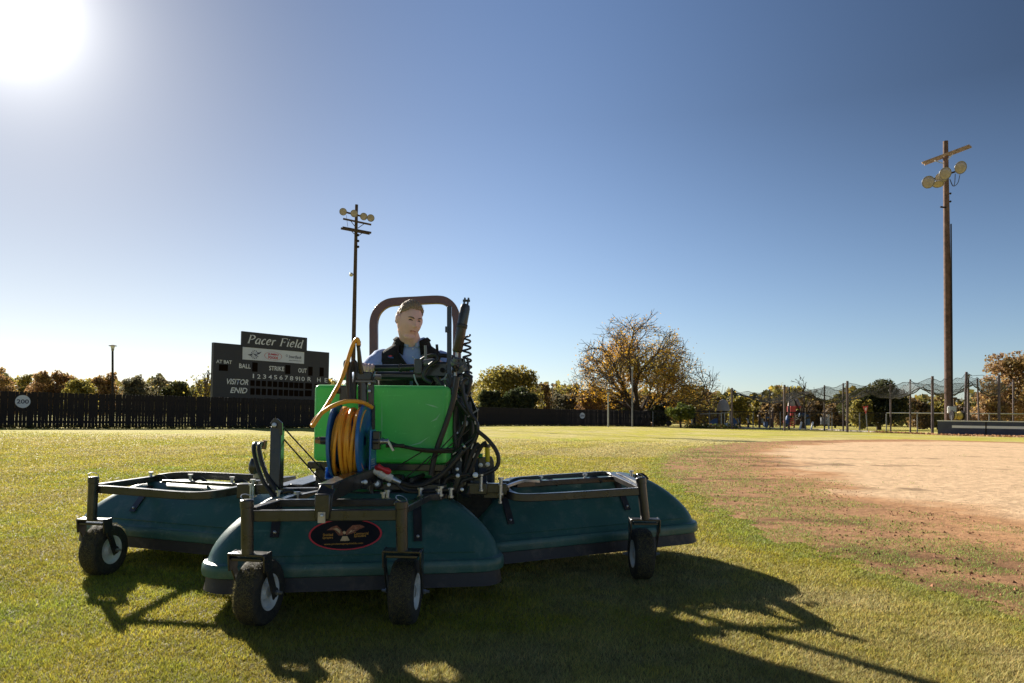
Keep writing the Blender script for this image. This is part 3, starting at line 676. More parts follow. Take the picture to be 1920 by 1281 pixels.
Yr = 62.0
rb = foot(1779.5, Yr); top = at(1772.9, 265, Yr)
pole = thing('light_pole', 'tall brown wooden light pole with five floodlights and one slanted crossarm behind the dugout wall', 'light pole', tuple(rb), 'field light poles')
MB().tube([rb, rb.lerp(top, 0.5), top], [0.34, 0.28, 0.20], 14).build('pole', M['wood'], pole)
crossarm(pole, at(1729, 306.0, Yr-0.4), at(1818, 273.0, Yr-1.2), 0.12, 0.20, M['wood_pale']); crossarm(pole, at(1733, 308.5, Yr+0.42), at(1821, 275.2, Yr-0.2), 0.12, 0.20, M['wood_pale'])
for a, b in (((1753, 301.5), (1770, 307)), ((1787, 288.5), (1777, 299))): MB().bar(at(a[0], a[1], Yr-0.6), at(b[0], b[1], Yr-0.25), 0.04, 0.07).build('brace', M['pale_metal'], pole, smooth=False)
MB().bar(at(1738, 340, Yr-0.4), at(1803, 318, Yr-0.6), 0.10, 0.14).build('lamp_bar', M['dark_metal'], pole, smooth=False)
for x, y, rr, aim, yy in ((1740.4, 341.7, 0.5, (-0.1, -1, -0.3), Yr-1.3), (1772.2, 325.6, 0.5, (0.0, -1, -0.34), Yr-1.4), (1765, 333.5, 0.45, (-0.5, -0.7, -0.6), Yr-0.85), (1759, 345.5, 0.42, (-0.2, -0.35, -0.95), Yr-0.5), (1801, 314.3, 0.51, (0.06, -1, -0.3), Yr-1.5)):
    floodlight(pole, at(x, y, yy), aim, rr)
for y in (363, 378): MB().ball(at(1782, y, Yr-0.15), 0.09, 8, 6).build('insulator', M['dark_metal'], pole)
MB().bar(at(1763, 388, Yr-0.3), at(1774, 389.5, Yr-0.3), 0.09, 0.12).build('step_bracket', M['dark_metal'], pole, smooth=False)
for x, dxx in ((1791, 0), (1800, 3)):
    MB().tube(spline([at(x, 326, Yr-0.7), at(x-1-dxx, 343, Yr-0.6), at(1787, 349, Yr-0.5), at(1781, 336, Yr-0.4)], 6), 0.03, 5).build('cable', M['rubber'], pole)
MB().tube([at(1783.2, 420, Yr-0.32), at(1784.7, 600, Yr-0.34), at(1786, 790, Yr-0.36)], 0.055, 6).build('conduit', M['dark_metal'], pole)
MB().box(at(1785, 768, Yr-0.55), (0.62, 0.25, 0.55)).build('meter_box', M['pale_metal'], pole, bevel=0.01)
MB().box(at(1778.5, 769, Yr-0.62), (0.16, 0.14, 0.52)).build('switch_box', M['white_paint'], pole, bevel=0.01)

# ---- street lamps
def street_lamp(px, py_top, Y, label, shaft='dark_metal', r0=0.09, head=1.0):
    b = foot(px, Y); t = at(px, py_top, Y); dxl = at(px+2.0, py_top, Y)-t
    o = thing('street_lamp', label, 'street lamp', tuple(b), 'street lamps beyond the fence'); t.x += 0
    MB().tube([b, t-Vector((0, 0, 0.9*head))], [r0, r0*0.75], 10).build('shaft', M[shaft], o)
    h = head; c = t-Vector((0, 0, 0.9*h))
    MB().lathe([(0.13*h, 0), (0.17*h, 0.1*h), (0.2*h, 0.35*h)], c, (0, 0, 1), 14).build('collar', M['grey_metal'], o)
    MB().lathe([(0.2*h, 0.352*h), (0.29*h, 0.70*h)], c, (0, 0, 1), 14).build('lamp_glass', M['sign_white'], o)
    MB().lathe([(0.52*h, 0.702*h), (0.5*h, 0.78*h), (0.15*h, 0.9*h)], c, (0, 0, 1), 16).build('cap', M['dark_metal'], o)
street_lamp(211.5, 646.5, 62, 'dark street lamp with a flat cap behind the left fence', r0=0.11, head=0.62)
street_lamp(1036, 718.5, 112, 'thin pale street lamp rising between the trees right of the dark junipers', 'pale_metal', 0.09, 0.42)
street_lamp(1140.5, 735, 80, 'short pale blue grey lamp post standing in front of the fence', 'pale_metal', 0.085, 0.5)
street_lamp(1185.8, 687, 84, 'tall slim grey lamp post in front of the golden tree', 'grey_metal', 0.095, 0.55)
street_lamp(1815.5, 702, 68, 'brown street lamp among the batting cage poles', 'cage_pole', 0.12, 0.55)
b = foot(1789.5, 120); o = thing('utility_pole', 'distant small utility pole with one crossarm right of the brown light pole', 'utility pole', tuple(b))
MB().tube([b, at(1789.5, 745, 120)], 0.17, 8).build('pole', M['wood_dark'], o); MB().bar(at(1786, 746.5, 119.7), at(1794, 746.5, 119.7), 0.15, 0.25).build('crossarm', M['wood_dark'], o, smooth=False)
# ================================================================== TREES
PAL = {
 'rust': [(0.36, 0.21, 0.10), (0.31, 0.19, 0.10), (0.40, 0.26, 0.09), (0.25, 0.19, 0.085)],
 'gold': [(0.74, 0.42, 0.05), (0.64, 0.34, 0.04), (0.54, 0.36, 0.05), (0.34, 0.27, 0.05)],
 'yellow': [(0.42, 0.30, 0.04), (0.30, 0.25, 0.045), (0.20, 0.17, 0.04)],
 'olive': [(0.24, 0.21, 0.055), (0.32, 0.26, 0.055), (0.18, 0.165, 0.05), (0.40, 0.28, 0.05)],
 'grey': [(0.20, 0.175, 0.105), (0.16, 0.15, 0.09), (0.23, 0.18, 0.10)],
 'dark': [(0.06, 0.065, 0.025), (0.06, 0.065, 0.025), (0.085, 0.075, 0.025)],
 'juniper': [(0.05, 0.065, 0.025), (0.065, 0.075, 0.03), (0.04, 0.05, 0.02)],
 'brown': [(0.22, 0.14, 0.065), (0.17, 0.115, 0.055), (0.28, 0.18, 0.07)],
 'green': [(0.12, 0.15, 0.03), (0.17, 0.19, 0.035), (0.08, 0.105, 0.025)],
}
def leaves(blobs, n, size, pal, seed, gap=0.35):
    """many small leaf faces spread through ellipsoid clumps"""
    r = np.random.default_rng(seed); V = []; C = []
    vol = np.array([b[1][0]*b[1][2] for b in blobs]); cnt = (n*vol/vol.sum()).astype(int)+8
    for (c, rad), m in zip(blobs, cnt):
        d = r.normal(size=(m, 3)); d /= np.linalg.norm(d, axis=1)[:, None]; q = r.random(m)**0.42
        p = np.array(c)+d*q[:, None]*np.array(rad)*(0.8+0.4*vnoise(d[:, 0]*3+seed, d[:, 2]*3+d[:, 1]*2, seed))[:, None]
        f = 2.2/max(rad[0], 0.5)
        k = vnoise(p[:, 0]*f*1.3+p[:, 1], p[:, 2]*f*1.3+p[:, 1]*0.6, seed+3) > gap; p = p[k]; m = len(p)
        if m == 0: continue
        pc = np.array(pal)[np.clip((vnoise(p[:, 0]*f*0.6, p[:, 2]*f*0.6+p[:, 1]*0.4, seed+7)*0.75+r.random(m)*0.45-0.1)*len(pal), 0, len(pal)-1).astype(int)]
        pc = pc*(0.65+0.7*r.random((m, 1)))
        a = r.normal(size=(m, 3)); a /= np.linalg.norm(a, axis=1)[:, None]; b = np.cross(a, r.normal(size=(m, 3))); b /= np.linalg.norm(b, axis=1)[:, None]
        s = size*(0.5+0.9*r.random((m, 1)))
        V.append(np.stack([p-a*s*0.5, p+b*s*0.32, p+a*s*0.5, p-b*s*0.32], 1).reshape(-1, 3)); C.append(np.repeat(pc, 4, 0))
    return np.concatenate(V), np.concatenate(C)

def bg_tree(name, label, px, py_top, wpx, Y, pal, n=2600, leaf=None, seed=1, group='trees beyond the ballpark', low=0.02, gap=0.30, trunk_px=None, shape=1.0):
    b = foot(px, Y); top = at(px, py_top, Y).z; W = wpx*Y/FPX*(1.35 if px < 640 else 1.15); r = random.Random(seed)
    o = thing(name, label, 'tree', tuple(b), group)
    blobs = []; nb = max(12, int(15*W/6)); nb = min(nb, 30)
    zlo = top*low
    for i in range(nb):
        f = (i+0.5)/nb; z = zlo+(top-zlo)*(0.12+0.80*r.random()); env = math.sqrt(max(0.05, 1-(((z-zlo)/(top-zlo)-0.42)/0.64)**2))
        rr = W*(0.11+0.09*r.random()); ang = r.random()*6.28; d = (W/2*env-rr*0.6)*math.sqrt(r.random())
        rz = rr*(0.75+0.3*r.random()); z = min(z, top-rz*0.85)
        blobs.append(((b.x+math.cos(ang)*d*1.0, b.y+math.sin(ang)*d, max(z, rz*0.6)), (rr, rr, rz)))
    for q in range(6):
        a_ = r.uniform(-1, 1); rr = W*r.uniform(0.09, 0.15); blobs.append(((b.x+a_*W*0.30, b.y+r.uniform(-.2, .2)*W, top*(1-0.16*abs(a_)-0.10*r.random()*(q > 0))-rr*0.8), (rr, rr, rr*0.85)))
    blobs.append(((b.x, b.y, zlo+(top-zlo)*0.42), (W*0.42, W*0.42, (top-zlo)*0.40)))
    v, c = leaves(blobs, int(n*2.3), leaf or max(0.20, Y*0.0036), PAL[pal], seed, gap); v = v-np.array(b)
    link('crown', np_mesh('crown', v, 4, None, c), M['leaf'], o, smooth=False)
    wd = MB(); tr = max(0.12, W*0.035); wd.tube([b, b+Vector((0.05*W*r.uniform(-1, 1), 0, top*0.35)), b+Vector((0, 0, top*0.72))], [tr, tr*0.75, tr*0.3], 7)
    wd.build('trunk', M['bark'], o)
    lm = MB()
    for cc, _ in blobs[:8]: lm.tube([b+Vector((0, 0, top*0.3)), (b+Vector((0, 0, top*0.4))).lerp(Vector(cc), 0.5)+Vector((0, 0, 0.2)), Vector(cc)], [tr*0.5, tr*0.3, tr*0.1], 5)
    lm.build('limb', M['bark'], o)
    return o

def grow(rnd, levels, first, ratio, spread, upb, kids, trunk=0.16, r0=0.05):
    """recursive limbs; returns branches (points, radii, level) and shoot points"""
    br = []; tips = []
    def rec(p, d, l, rad, lev):
        pts = [p]; q = p; dd = d
        for i in range(3):
            dd = (dd+Vector((rnd.gauss(0, .10), rnd.gauss(0, .10), rnd.gauss(0, .07)+upb*0.22))).normalized(); q = q+dd*(l/3); pts.append(q)
        br.append((pts, [rad, rad*0.88, rad*0.76, rad*0.6], lev))
        if lev >= 2: tips.extend([(x, lev) for x in pts[1:]])
        if lev >= levels: return
        for k in range(rnd.choice(kids)):
            a = rnd.uniform(0, 6.28); s = dd.orthogonal().normalized(); t = dd.cross(s)
            sp = spread*rnd.uniform(0.55, 1.25)
            nd = (dd*math.cos(sp)+(s*math.cos(a)+t*math.sin(a))*math.sin(sp)).normalized()
            st = pts[3] if k < 2 else pts[rnd.choice((1, 2))]
            rec(st, nd, l*ratio*rnd.uniform(0.75, 1.2), rad*(0.62 if k < 2 else 0.45), lev+1)
    t = Vector((0, 0, trunk)); br.append(([Vector((0, 0, 0)), Vector((0.006, 0, trunk*0.5)), t], [r0*1.35, r0*1.05, r0], 0))
    for i in range(first):
        a = 2.4*i+rnd.uniform(-.25, .25); tilt = (0.15, 1.2, 0.7, 1.05, 0.45, 1.3, 0.9, 0.6, 1.15)[i % 9]+rnd.uniform(-.08, .08)
        rec(t-Vector((0, 0, trunk*0.12*rnd.random())), Vector((math.cos(a)*math.sin(tilt), math.sin(a)*math.sin(tilt), math.cos(tilt))), 0.30*rnd.uniform(.8, 1.15), r0*0.62, 1)
    return br, tips
def limb_tree(name, label, px, Y, wpx, py_top, seed, levels, pal, n_leaf, leaf, bare_out, kids=(2, 3, 3), first=6, ratio=0.74, spread=0.55, upb=0.25, trunk=0.16, twig_r=0.012, group='trees beyond the ballpark', maxlev=3, rscale=1.0):
    rnd = random.Random(seed); br, tips = grow(rnd, levels, first, ratio, spread, upb, kids, trunk)
    P = np.array([p for b in br for p in b[0]]); b = foot(px, Y); H = at(px, py_top, Y).z; W = wpx*Y/FPX
    q0, q1 = np.percentile(P[:, 0], [2.5, 97.5]); cx = (q0+q1)/2; kx = W/(q1-q0); ky = W/np.ptp(np.percentile(P[:, 1], [2.5, 97.5])); kz = H/np.percentile(P[:, 2], 98.5)
    def tf(p):
        x, y, z = (p.x-cx*min(1, p.z/0.5))*kx, p.y*ky, max(p.z*kz, 0)
        q = math.sqrt((x/(W/2))**2+(y/(W/2))**2+((z-0.30*H)/(0.70*H))**2)
        if q > 0.9 and z > 0.05*H:
            f = (0.9+(q-0.9)*0.5)/q; x, y, z = x*f, y*f, 0.30*H+(z-0.30*H)*f
        return b+Vector((x, y, max(z, 0.03)))
    o = thing(name, label, 'tree', tuple(b), group); tr, lb, tw = MB(), MB(), MB()
    for pts, rs, lev in br:
        dst = tr if lev == 0 else (lb if lev <= 2 else tw)
        dst.tube([tf(p) for p in pts], [max(x*kz*0.75*rscale, twig_r*Y/60) for x in rs], 8 if lev == 0 else (6 if lev <= 2 else 3), caps=lev < 3)
    tr.build('trunk', M['bark'], o); lb.build('limb', M['bark'], o); tw.build('twigs', M['twig'], o, kind='stuff')
    if n_leaf:
        r = np.random.default_rng(seed); T = np.array([tf(p) for p, l in tips])-np.array(b)
        u = np.hypot(T[:, 0]/(W/2), T[:, 1]/(W/2)); h = T[:, 2]/H
        w = np.clip(1.25-bare_out*np.hypot(u*0.95, np.maximum(h-0.33, 0)*1.35), 0.0, 1)**1.6*(0.25+vnoise(T[:, 0]*0.5, T[:, 2]*0.5+T[:, 1]*0.3, seed)*1.3)+0.02
        idx = r.choice(len(T), n_leaf, p=w/w.sum()); p = T[idx]+r.normal(size=(n_leaf, 3))*np.array([1, 1, 0.8])*leaf*2.0
        m = n_leaf; pl = np.array(PAL[pal]); pc = pl[np.clip((vnoise(p[:, 0]*0.35+9, p[:, 2]*0.5, seed+2)*0.7+r.random(m)*0.5-0.1)*len(pl), 0, len(pl)-1).astype(int)]*(0.6+0.7*r.random((m, 1)))
        a = r.normal(size=(m, 3)); a /= np.linalg.norm(a, axis=1)[:, None]; bb = np.cross(a, r.normal(size=(m, 3))); bb /= np.linalg.norm(bb, axis=1)[:, None]; s = leaf*(0.5+0.9*r.random((m, 1)))
        v = np.stack([p-a*s*0.5, p+bb*s*0.35, p+a*s*0.5, p-bb*s*0.35], 1).reshape(-1, 3); v[:, 2] = np.maximum(v[:, 2], 0.05)
        link('crown', np_mesh('crown', v, 4, None, np.repeat(pc, 4, 0)), M['leaf'], o, smooth=False)
    return o

bg_tree('autumn_tree', 'rust brown tree cut off by the left picture edge above the fence', 0, 687, 56, 100, 'rust', 3000, seed=11)
bg_tree('autumn_tree', 'yellow olive tree above the round fence sign at the left', 50, 697, 52, 118, 'olive', 2400, seed=12)
bg_tree('autumn_tree', 'tallest rust topped tree of the left row right of the yellow olive tree', 79, 687, 46, 112, 'rust', 2600, seed=13)
bg_tree('autumn_tree', 'reddish brown tree midway between the fence sign and the left street lamp', 121, 696, 46, 114, 'rust', 2400, seed=14)
bg_tree('autumn_tree', 'low yellow green tree in front of the reddish brown tree at the left', 145, 711, 62, 98, 'olive', 2400, seed=15)
bg_tree('autumn_tree', 'bright rust orange tree just behind the left street lamp', 200, 697, 56, 110, 'rust', 2800, seed=16)
bg_tree('autumn_tree', 'grey green tree directly right of the left street lamp', 251, 703, 50, 108, 'grey', 2200, seed=17)
bg_tree('autumn_tree', 'thin grey olive tree between the left street lamp and the dark round tree', 293, 702, 44, 112, 'grey', 1700, seed=18, gap=0.5)
bg_tree('autumn_tree', 'dark round brown green tree left of the bare tree by the scoreboard', 333, 716, 56, 100, 'dark', 2600, seed=19)
limb_tree('bare_tree', 'nearly bare tree at the left edge of the scoreboard', 386, 84, 50, 694, 5, 5, 'yellow', 260, 0.28, 0.6, twig_r=0.022)
bg_tree('autumn_tree', 'small olive tree showing between the scoreboard and the green tank', 628, 711, 34, 100, 'olive', 1200, seed=20, gap=0.45)
bg_tree('autumn_tree', 'yellow brown tree hidden mostly behind the driver and tank', 850, 712, 60, 120, 'olive', 1500, seed=44)
bg_tree('autumn_tree', 'large olive green tree behind the two dark junipers', 948, 689, 124, 106, 'olive', 6500, seed=21, low=0.1)
bg_tree('juniper', 'left smaller dark juniper bush behind the fence', 918, 731, 44, 96, 'juniper', 2800, seed=22, gap=0.15, low=0.0)
bg_tree('juniper', 'right larger dark juniper bush behind the fence', 972, 727, 76, 97, 'juniper', 5000, seed=23, gap=0.15, low=0.0)
bg_tree('autumn_tree', 'yellow brown tree just left of the thin pale street lamp', 1018, 716, 44, 112, 'brown', 1900, seed=24)
bg_tree('autumn_tree', 'small dark pointed tree just right of the thin pale street lamp', 1046, 729, 20, 118, 'dark', 1100, seed=25)
bg_tree('autumn_tree', 'grey green tree left of the golden tree above the fence', 1062, 735, 58, 104, 'grey', 2400, seed=26)
bg_tree('autumn_tree', 'pinkish orange tree at the left foot of the golden tree', 1108, 728, 60, 100, 'rust', 2400, seed=27)
limb_tree('golden_tree', 'huge golden autumn tree with bare outer twigs behind the fence', 1203, 97, 268, 602, 31, 6, 'gold', 28000, 0.21, 1.26, kids=(3, 3, 4), first=9, ratio=0.80, spread=0.62, upb=0.10, trunk=0.11, twig_r=0.014)
bg_tree('evergreen_shrub', 'black green evergreen shrub right of the fence end', 1236, 760, 44, 95, 'dark', 2600, seed=28, gap=0.2, low=0.0)
bg_tree('small_tree', 'small yellow green tree with a thin leaning trunk in front of the playground fence', 1277, 757, 56, 80, 'green', 2600, seed=29, low=0.30)
bg_tree('autumn_tree', 'olive yellow tree behind the small yellow green tree', 1312, 760, 60, 112, 'olive', 2400, seed=30)
bg_tree('autumn_tree', 'bright yellow tree left of the grey playground dome', 1346, 742, 32, 116, 'yellow', 1600, seed=31)
bg_tree('autumn_tree', 'orange yellow tree right of the grey playground dome', 1387, 744, 46, 116, 'yellow', 2200, seed=32)
bg_tree('autumn_tree', 'small green tree right of the orange yellow tree in the right distance', 1417, 750, 24, 120, 'olive', 1200, seed=33)
bg_tree('autumn_tree', 'brown tree midway between the dome and the red play tower', 1437, 754, 34, 118, 'brown', 1500, seed=34)
bg_tree('autumn_tree', 'brown rounded tree directly left of the red play tower', 1463, 752, 40, 114, 'brown', 1700, seed=35)
limb_tree('bare_tree', 'leafless dark tree rising above the red play tower', 1508, 92, 88, 706, 9, 5, 'rust', 0, 0.3, 1, kids=(2, 3, 3), first=6, twig_r=0.017, trunk=0.2)
bg_tree('autumn_tree', 'grey brown tree behind the bare tree in the right distance', 1528, 752, 48, 112, 'brown', 1800, seed=36)
bg_tree('autumn_tree', 'grey brown tree left of the big dark tree', 1566, 752, 46, 108, 'brown', 1800, seed=37)
bg_tree('shade_tree', 'big dark green domed tree behind the yield sign', 1648, 714, 116, 92, 'dark', 9000, seed=38, low=0.10, gap=0.22)
bg_tree('autumn_tree', 'yellow green tree at the left skirt of the big dark tree', 1612, 742, 48, 89, 'olive', 2600, seed=39)
bg_tree('autumn_tree', 'orange brown tree right of the big dark tree', 1724, 748, 50, 105, 'brown', 2400, seed=40)
bg_tree('autumn_tree', 'olive brown tree just left of the brown light pole', 1758, 750, 44, 104, 'olive', 2200, seed=41)
bg_tree('autumn_tree', 'low brown tree just right of the brown light pole', 1806, 757, 44, 104, 'brown', 2000, seed=42)
bg_tree('autumn_tree', 'large rust orange tree at the right picture edge', 1898, 658, 104, 84, 'rust', 8000, seed=43, low=0.08, gap=0.42)
bg_tree('autumn_tree', 'low rust tree left of the large rust orange tree', 1856, 735, 66, 82, 'rust', 3400, seed=45)
# far woods behind everything
r = np.random.default_rng(3); n = 60000; px = r.uniform(-250, 2200, n); Y = r.uniform(150, 190, n)
hgt = 5.0+2.6*vnoise(px*0.02, px*0+1, 4)+1.8*vnoise(px*0.09, px*0+5, 6)
x = (px-CX)/FPX*Y; z = hgt*r.random(n)**0.7; p = np.stack([x, Y, z], 1)
a = r.normal(size=(n, 3)); a /= np.linalg.norm(a, axis=1)[:, None]; b = np.cross(a, r.normal(size=(n, 3))); b /= np.linalg.norm(b, axis=1)[:, None]; s = r.uniform(0.5, 1.5, (n, 1))
pl = np.array(PAL['brown']+PAL['olive']+PAL['dark']); pc = pl[np.clip((vnoise(px*0.03, z*0.3, 8)*0.7+r.random(n)*0.4)*len(pl), 0, len(pl)-1).astype(int)]*(0.6+0.6*r.random((n, 1)))
link('distant_woods', np_mesh('distant_woods', np.stack([p-a*s*.5, p+b*s*.4, p+a*s*.5, p-b*s*.4], 1).reshape(-1, 3), 4, None, np.repeat(pc, 4, 0)), M['leaf'], smooth=False, kind='stuff')

# ================================================================== RIGHT-HAND BACKGROUND
# ---- dugout wall
w0, w1 = foot(1758, 58), foot(2050, 51.5); wd = (w1-w0).normalized(); wn_ = Vector((wd.y, -wd.x, 0)); WL = (w1-w0).length
wall = thing('dugout_wall', 'low dark blue grey block wall with white cap and white stripe at right', 'wall', tuple(w0))
def wbox(s0, s1, z0, z1, off, th, name, m):
    q = w0+wd*s0+wn_*off; return MB().prism([q+Vector((0, 0, z0)), q+wd*(s1-s0)+Vector((0, 0, z0)), q+wd*(s1-s0)+Vector((0, 0, z1)), q+Vector((0, 0, z1))], -wn_*th).build(name, m, wall, smooth=False)
wbox(0, WL, 0, 1.12, 0, 0.3, 'block_face', M['wall']); wbox(-0.04, WL, 1.122, 1.19, 0.04, 0.38, 'cap', M['white_paint']); 
s1 = (onplane(1785, 803, w0, wn_)-w0).dot(wd); wbox(s1, WL, 0.60, 0.80, 0.012, 0.011, 'stripe', M['white_paint'])
s2 = (onplane(1847.5, 803, w0, wn_)-w0).dot(wd); wbox(s2, s2+0.09, 0.0, 1.12, 0.03, 0.029, 'joint_strip', M['dark_metal'])
# ---- hose spool
c = at(1794.5, 779, 60.5); sp = thing('hose_spool', 'spool of yellow hose between black discs beside the brown light pole', 'hose spool', (c.x, c.y, 0))
ax = Vector((1, -0.12, 0)).normalized()
for s in (-0.42, 0.42): MB().lathe([(0.42, -0.03), (0.42, 0.03)], c+ax*s, ax, 20).build('disc', M['dark_metal'], sp)
MB().lathe([(0.20, -0.38), (0.34, -0.3), (0.30, -0.12), (0.16, -0.03), (0.30, 0.06), (0.36, 0.2), (0.26, 0.38)], c, ax, 18).build('hose', M['spool'], sp)
for s in (-0.42, 0.42): MB().bar(Vector((c.x, c.y, 0))+ax*s, c+ax*s, 0.06, 0.06, (0, 1, 0)).build('stand_leg', M['pale_metal'], sp, smooth=False)

# ---- batting cage
cage = thing('batting_cage', 'long batting cage of steel poles with a sagging dark net roof', 'batting cage', tuple(foot(1600, 68)))
front = [(1372.5, 727.5, 76), (1471, 722, 70), (1588.8, 714.5, 66), (1748.3, 705.5, 61), (1812, 697.5, 64), (1873, 703.5, 62)]
back = [(1443.5, 730, 78), (1545.8, 722.5, 74), (1581, 718.5, 72), (1670, 720, 72), (1706.8, 711.5, 68), (1832.5, 709.5, 68), (1900, 712, 70)]
for px, py, Y in front+back:
    f = foot(px+(4 if px == 1832.5 else (-4 if px == 1812 else 0)), Y); t = at(px, py, Y); MB().tube([f, t], 0.105 if (px, py, Y) in front else 0.075, 8).build('pole', M['cage_pole'], cage)
f = foot(1480, 80); MB().tube([f, at(1480, 726, 80)], 0.08, 8).build('pole', M['cage_pole'], cage)
def polyat(pts, u):
    i = min(int(u), len(pts)-2); return pts[i].lerp(pts[i+1], u-i)
fr = [at(px, py+2, Y) for px, py, Y in front]; bk = [at(px, py+2, Y) for px, py, Y in (back[0], back[1], back[3], back[4], back[5], back[6])]
bk[0] = fr[0]+Vector((2.5, 7, -0.2))
NU, NV = 90, 12; vs = []; uv = []
rr = random.Random(4)
sag = [0.0]+[rr.uniform(0.75, 1.05) for _ in range(4)]+[0.6]
for i in range(NU+1):
    u = i/NU*5; a, b = polyat(fr, min(u, 4.9999)), polyat(bk, min(u, 4.9999)); fr_u = u-int(min(u, 4.9999)); sc = math.sin(math.pi*fr_u)
    for j in range(NV+1):
        v = j/NV; p = a.lerp(b, v)
        edge = 0.28*abs(math.sin(math.pi*fr_u*3))*(1 if 0 < i < NU else 0)
        belly = 1.35*math.sin(math.pi*v)**0.8*(0.55+0.45*sc)*min(1, 0.25+u)
        p = p-Vector((0, 0, edge*(1-math.sin(math.pi*v))*0.8+belly+0.22*mnoise.noise(Vector((u*2.3, v*3, 1)))*math.sin(math.pi*v)+0.35*sc)); vs.append(p); uv.append((u*5.5, v*6))
fs = [(i*(NV+1)+j, (i+1)*(NV+1)+j, (i+1)*(NV+1)+j+1, i*(NV+1)+j+1) for i in range(NU) for j in range(NV)]
def uvmesh(mb_v, mb_f, uvs, name, m, parent):
    b = MB(); b.add(mb_v, mb_f); o = b.build(name, m, parent, recalc=False); l = o.data.uv_layers.new(name='UVMap')
    for lp in o.data.loops: l.data[lp.index].uv = uvs[lp.vertex_index]
    return o
uvmesh(vs, fs, uv, 'roof_net', M['net'], cage)
for j, rad in ((0, 0.022), (3, 0.03), (5, 0.05), (7, 0.045), (9, 0.03), (12, 0.022)):
    MB().tube([vs[i*(NV+1)+j]+Vector((0, 0, 0.06*math.sin(i*1.7+j))) for i in range(NU+1)], rad, 4).build('net_rope', M['rubber'], cage)
a, b = at(1813, 716, 64), at(1833, 722, 66); sv = [a, a.lerp(b, .5)-Vector((0, 0, .1)), b, at(1831, 755, 66), at(1822, 757, 65), at(1811, 753, 64)]
uvmesh([at(1790, 728, 63.5), at(1812, 720, 63.5), at(1831, 722, 66), at(1829, 740, 66), at(1832, 756, 66), at(1808, 756, 63.5), at(1788, 752, 63.5)], [tuple(range(7))], [(0, 1.6), (1, 1.8), (2, 1.8), (2, .9), (2.1, 0), (1, 0), (0, 0)], 'side_net', M['net_side'], cage)
uvmesh([at(1830, 722, 66), at(1846, 716, 65), at(1869, 712, 62.4), at(1869, 730, 62.4), at(1850, 730, 65), at(1836, 724, 66)], [tuple(range(6))], [(0, 0), (1, 1), (2, 1), (2, 0), (1, 0), (.3, 0)], 'side_net', M['net_side'], cage)
MB().tube([at(1813, 699, 64), at(1822, 705, 63.6), at(1842, 703.5, 63), at(1854, 708, 62.5), at(1872, 708, 62)], 0.02, 4).build('net_rope', M['rubber'], cage)

# ---- chain-link fence round the park
cf = thing('chain_link_fence', 'chain link fence with dark posts and rail between the lawn and the playground', 'fence', tuple(foot(1330, 84)))
run = [(1224, 88), (1302, 85), (1330, 84), (1412, 82), (1463, 80), (1510, 79), (1560, 77), (1612, 76), (1662, 75), (1720, 73), (1775, 71), (1855, 69), (1925, 67), (2000, 66)]
cp = [foot(*q) for q in run]
for i, p in enumerate(cp): MB().tube([p, p+Vector((0, 0, 1.95))], 0.14 if i == 1 else 0.055, 8).build('post', M['grey_metal'] if i not in (1,) else M['dark_metal'], cf)
MB().tube([p+Vector((0, 0, 1.93)) for p in cp[:9]], 0.04, 6).build('top_rail', M['dark_metal'], cf)
MB().tube([p+Vector((0, 0, 1.93)) for p in cp[8:]], 0.05, 6).build('top_rail', M['pale_metal'], cf)
vv = []; uu = []; ln = 0
for i, p in enumerate(cp):
    if i: ln += (p-cp[i-1]).length
    vv += [p+Vector((0, 0, 0.03)), p+Vector((0, 0, 1.9))]; uu += [(ln, 0), (ln, 1.9)]
uvmesh(vv, [(2*i, 2*i+2, 2*i+3, 2*i+1) for i in range(len(cp)-1)], uu, 'wire_mesh', M['chain'], cf)
gt = thing('pipe_gate', 'pale grey pipe gate frame standing in front of the grey playground dome', 'gate', tuple(foot(1355, 82)))
for px in (1352.5, 1358.5, 1368): MB().tube([foot(px, 82), at(px, 774.5, 82)], 0.05, 8).build('gate_post', M['pale_metal'], gt)
MB().tube([at(1312, 776.5, 82.5), at(1352, 775.3, 82)], 0.04, 6).build('gate_rail', M['pale_metal'], gt); MB().tube([at(1352.5, 774.5, 82), at(1369, 774.2, 82)], 0.045, 6).build('gate_rail', M['pale_metal'], gt)
MB().tube([foot(1297, 83), at(1297, 784, 83)], 0.07, 8).build('gate_post', M['pale_metal'], gt)
# ---- concrete edging
k0 = [gp(1378, 803.2), gp(1450, 803.6), gp(1545, 806.2), gp(1600, 809.0), gp(1655, 811.2)]
vs = []; 
for p in k0: vs += [p+Vector((0, 0, .05)), p+Vector((0, 1.2, .05))]
b = MB(); b.rail([p+Vector((0, .4, .05)) for p in k0], 0.8, 0.12, (0, 0, 1)); tag_o = b.build('concrete_kerb', M['concrete'], smooth=False, kind='structure')
# leaf litter and weeds along the fences
def litter(name, pts, n, w, hmax, pal, seed, size=0.16):
    r = np.random.default_rng(seed); i = r.integers(0, len(pts)-1, n); t = r.random(n); A = np.array([tuple(p) for p in pts])
    p = A[i]*(1-t[:, None])+A[i+1]*t[:, None]; p[:, 1] += r.normal(size=n)*w; p[:, 0] += r.normal(size=n)*w*0.3; p[:, 2] = r.random(n)**2*hmax+0.02
    a = r.normal(size=(n, 3)); a /= np.linalg.norm(a, axis=1)[:, None]; b = np.cross(a, r.normal(size=(n, 3))); b /= np.linalg.norm(b, axis=1)[:, None]; s = size*(0.5+r.random((n, 1)))
    pl = np.array(pal); pc = pl[r.integers(0, len(pl), n)]*(0.6+0.7*r.random((n, 1)))
    link(name, np_mesh(name, np.stack([p-a*s*.5, p+b*s*.4, p+a*s*.5, p-b*s*.4], 1).reshape(-1, 3), 4, None, np.repeat(pc, 4, 0)), M['leaf'], smooth=False, kind='stuff')
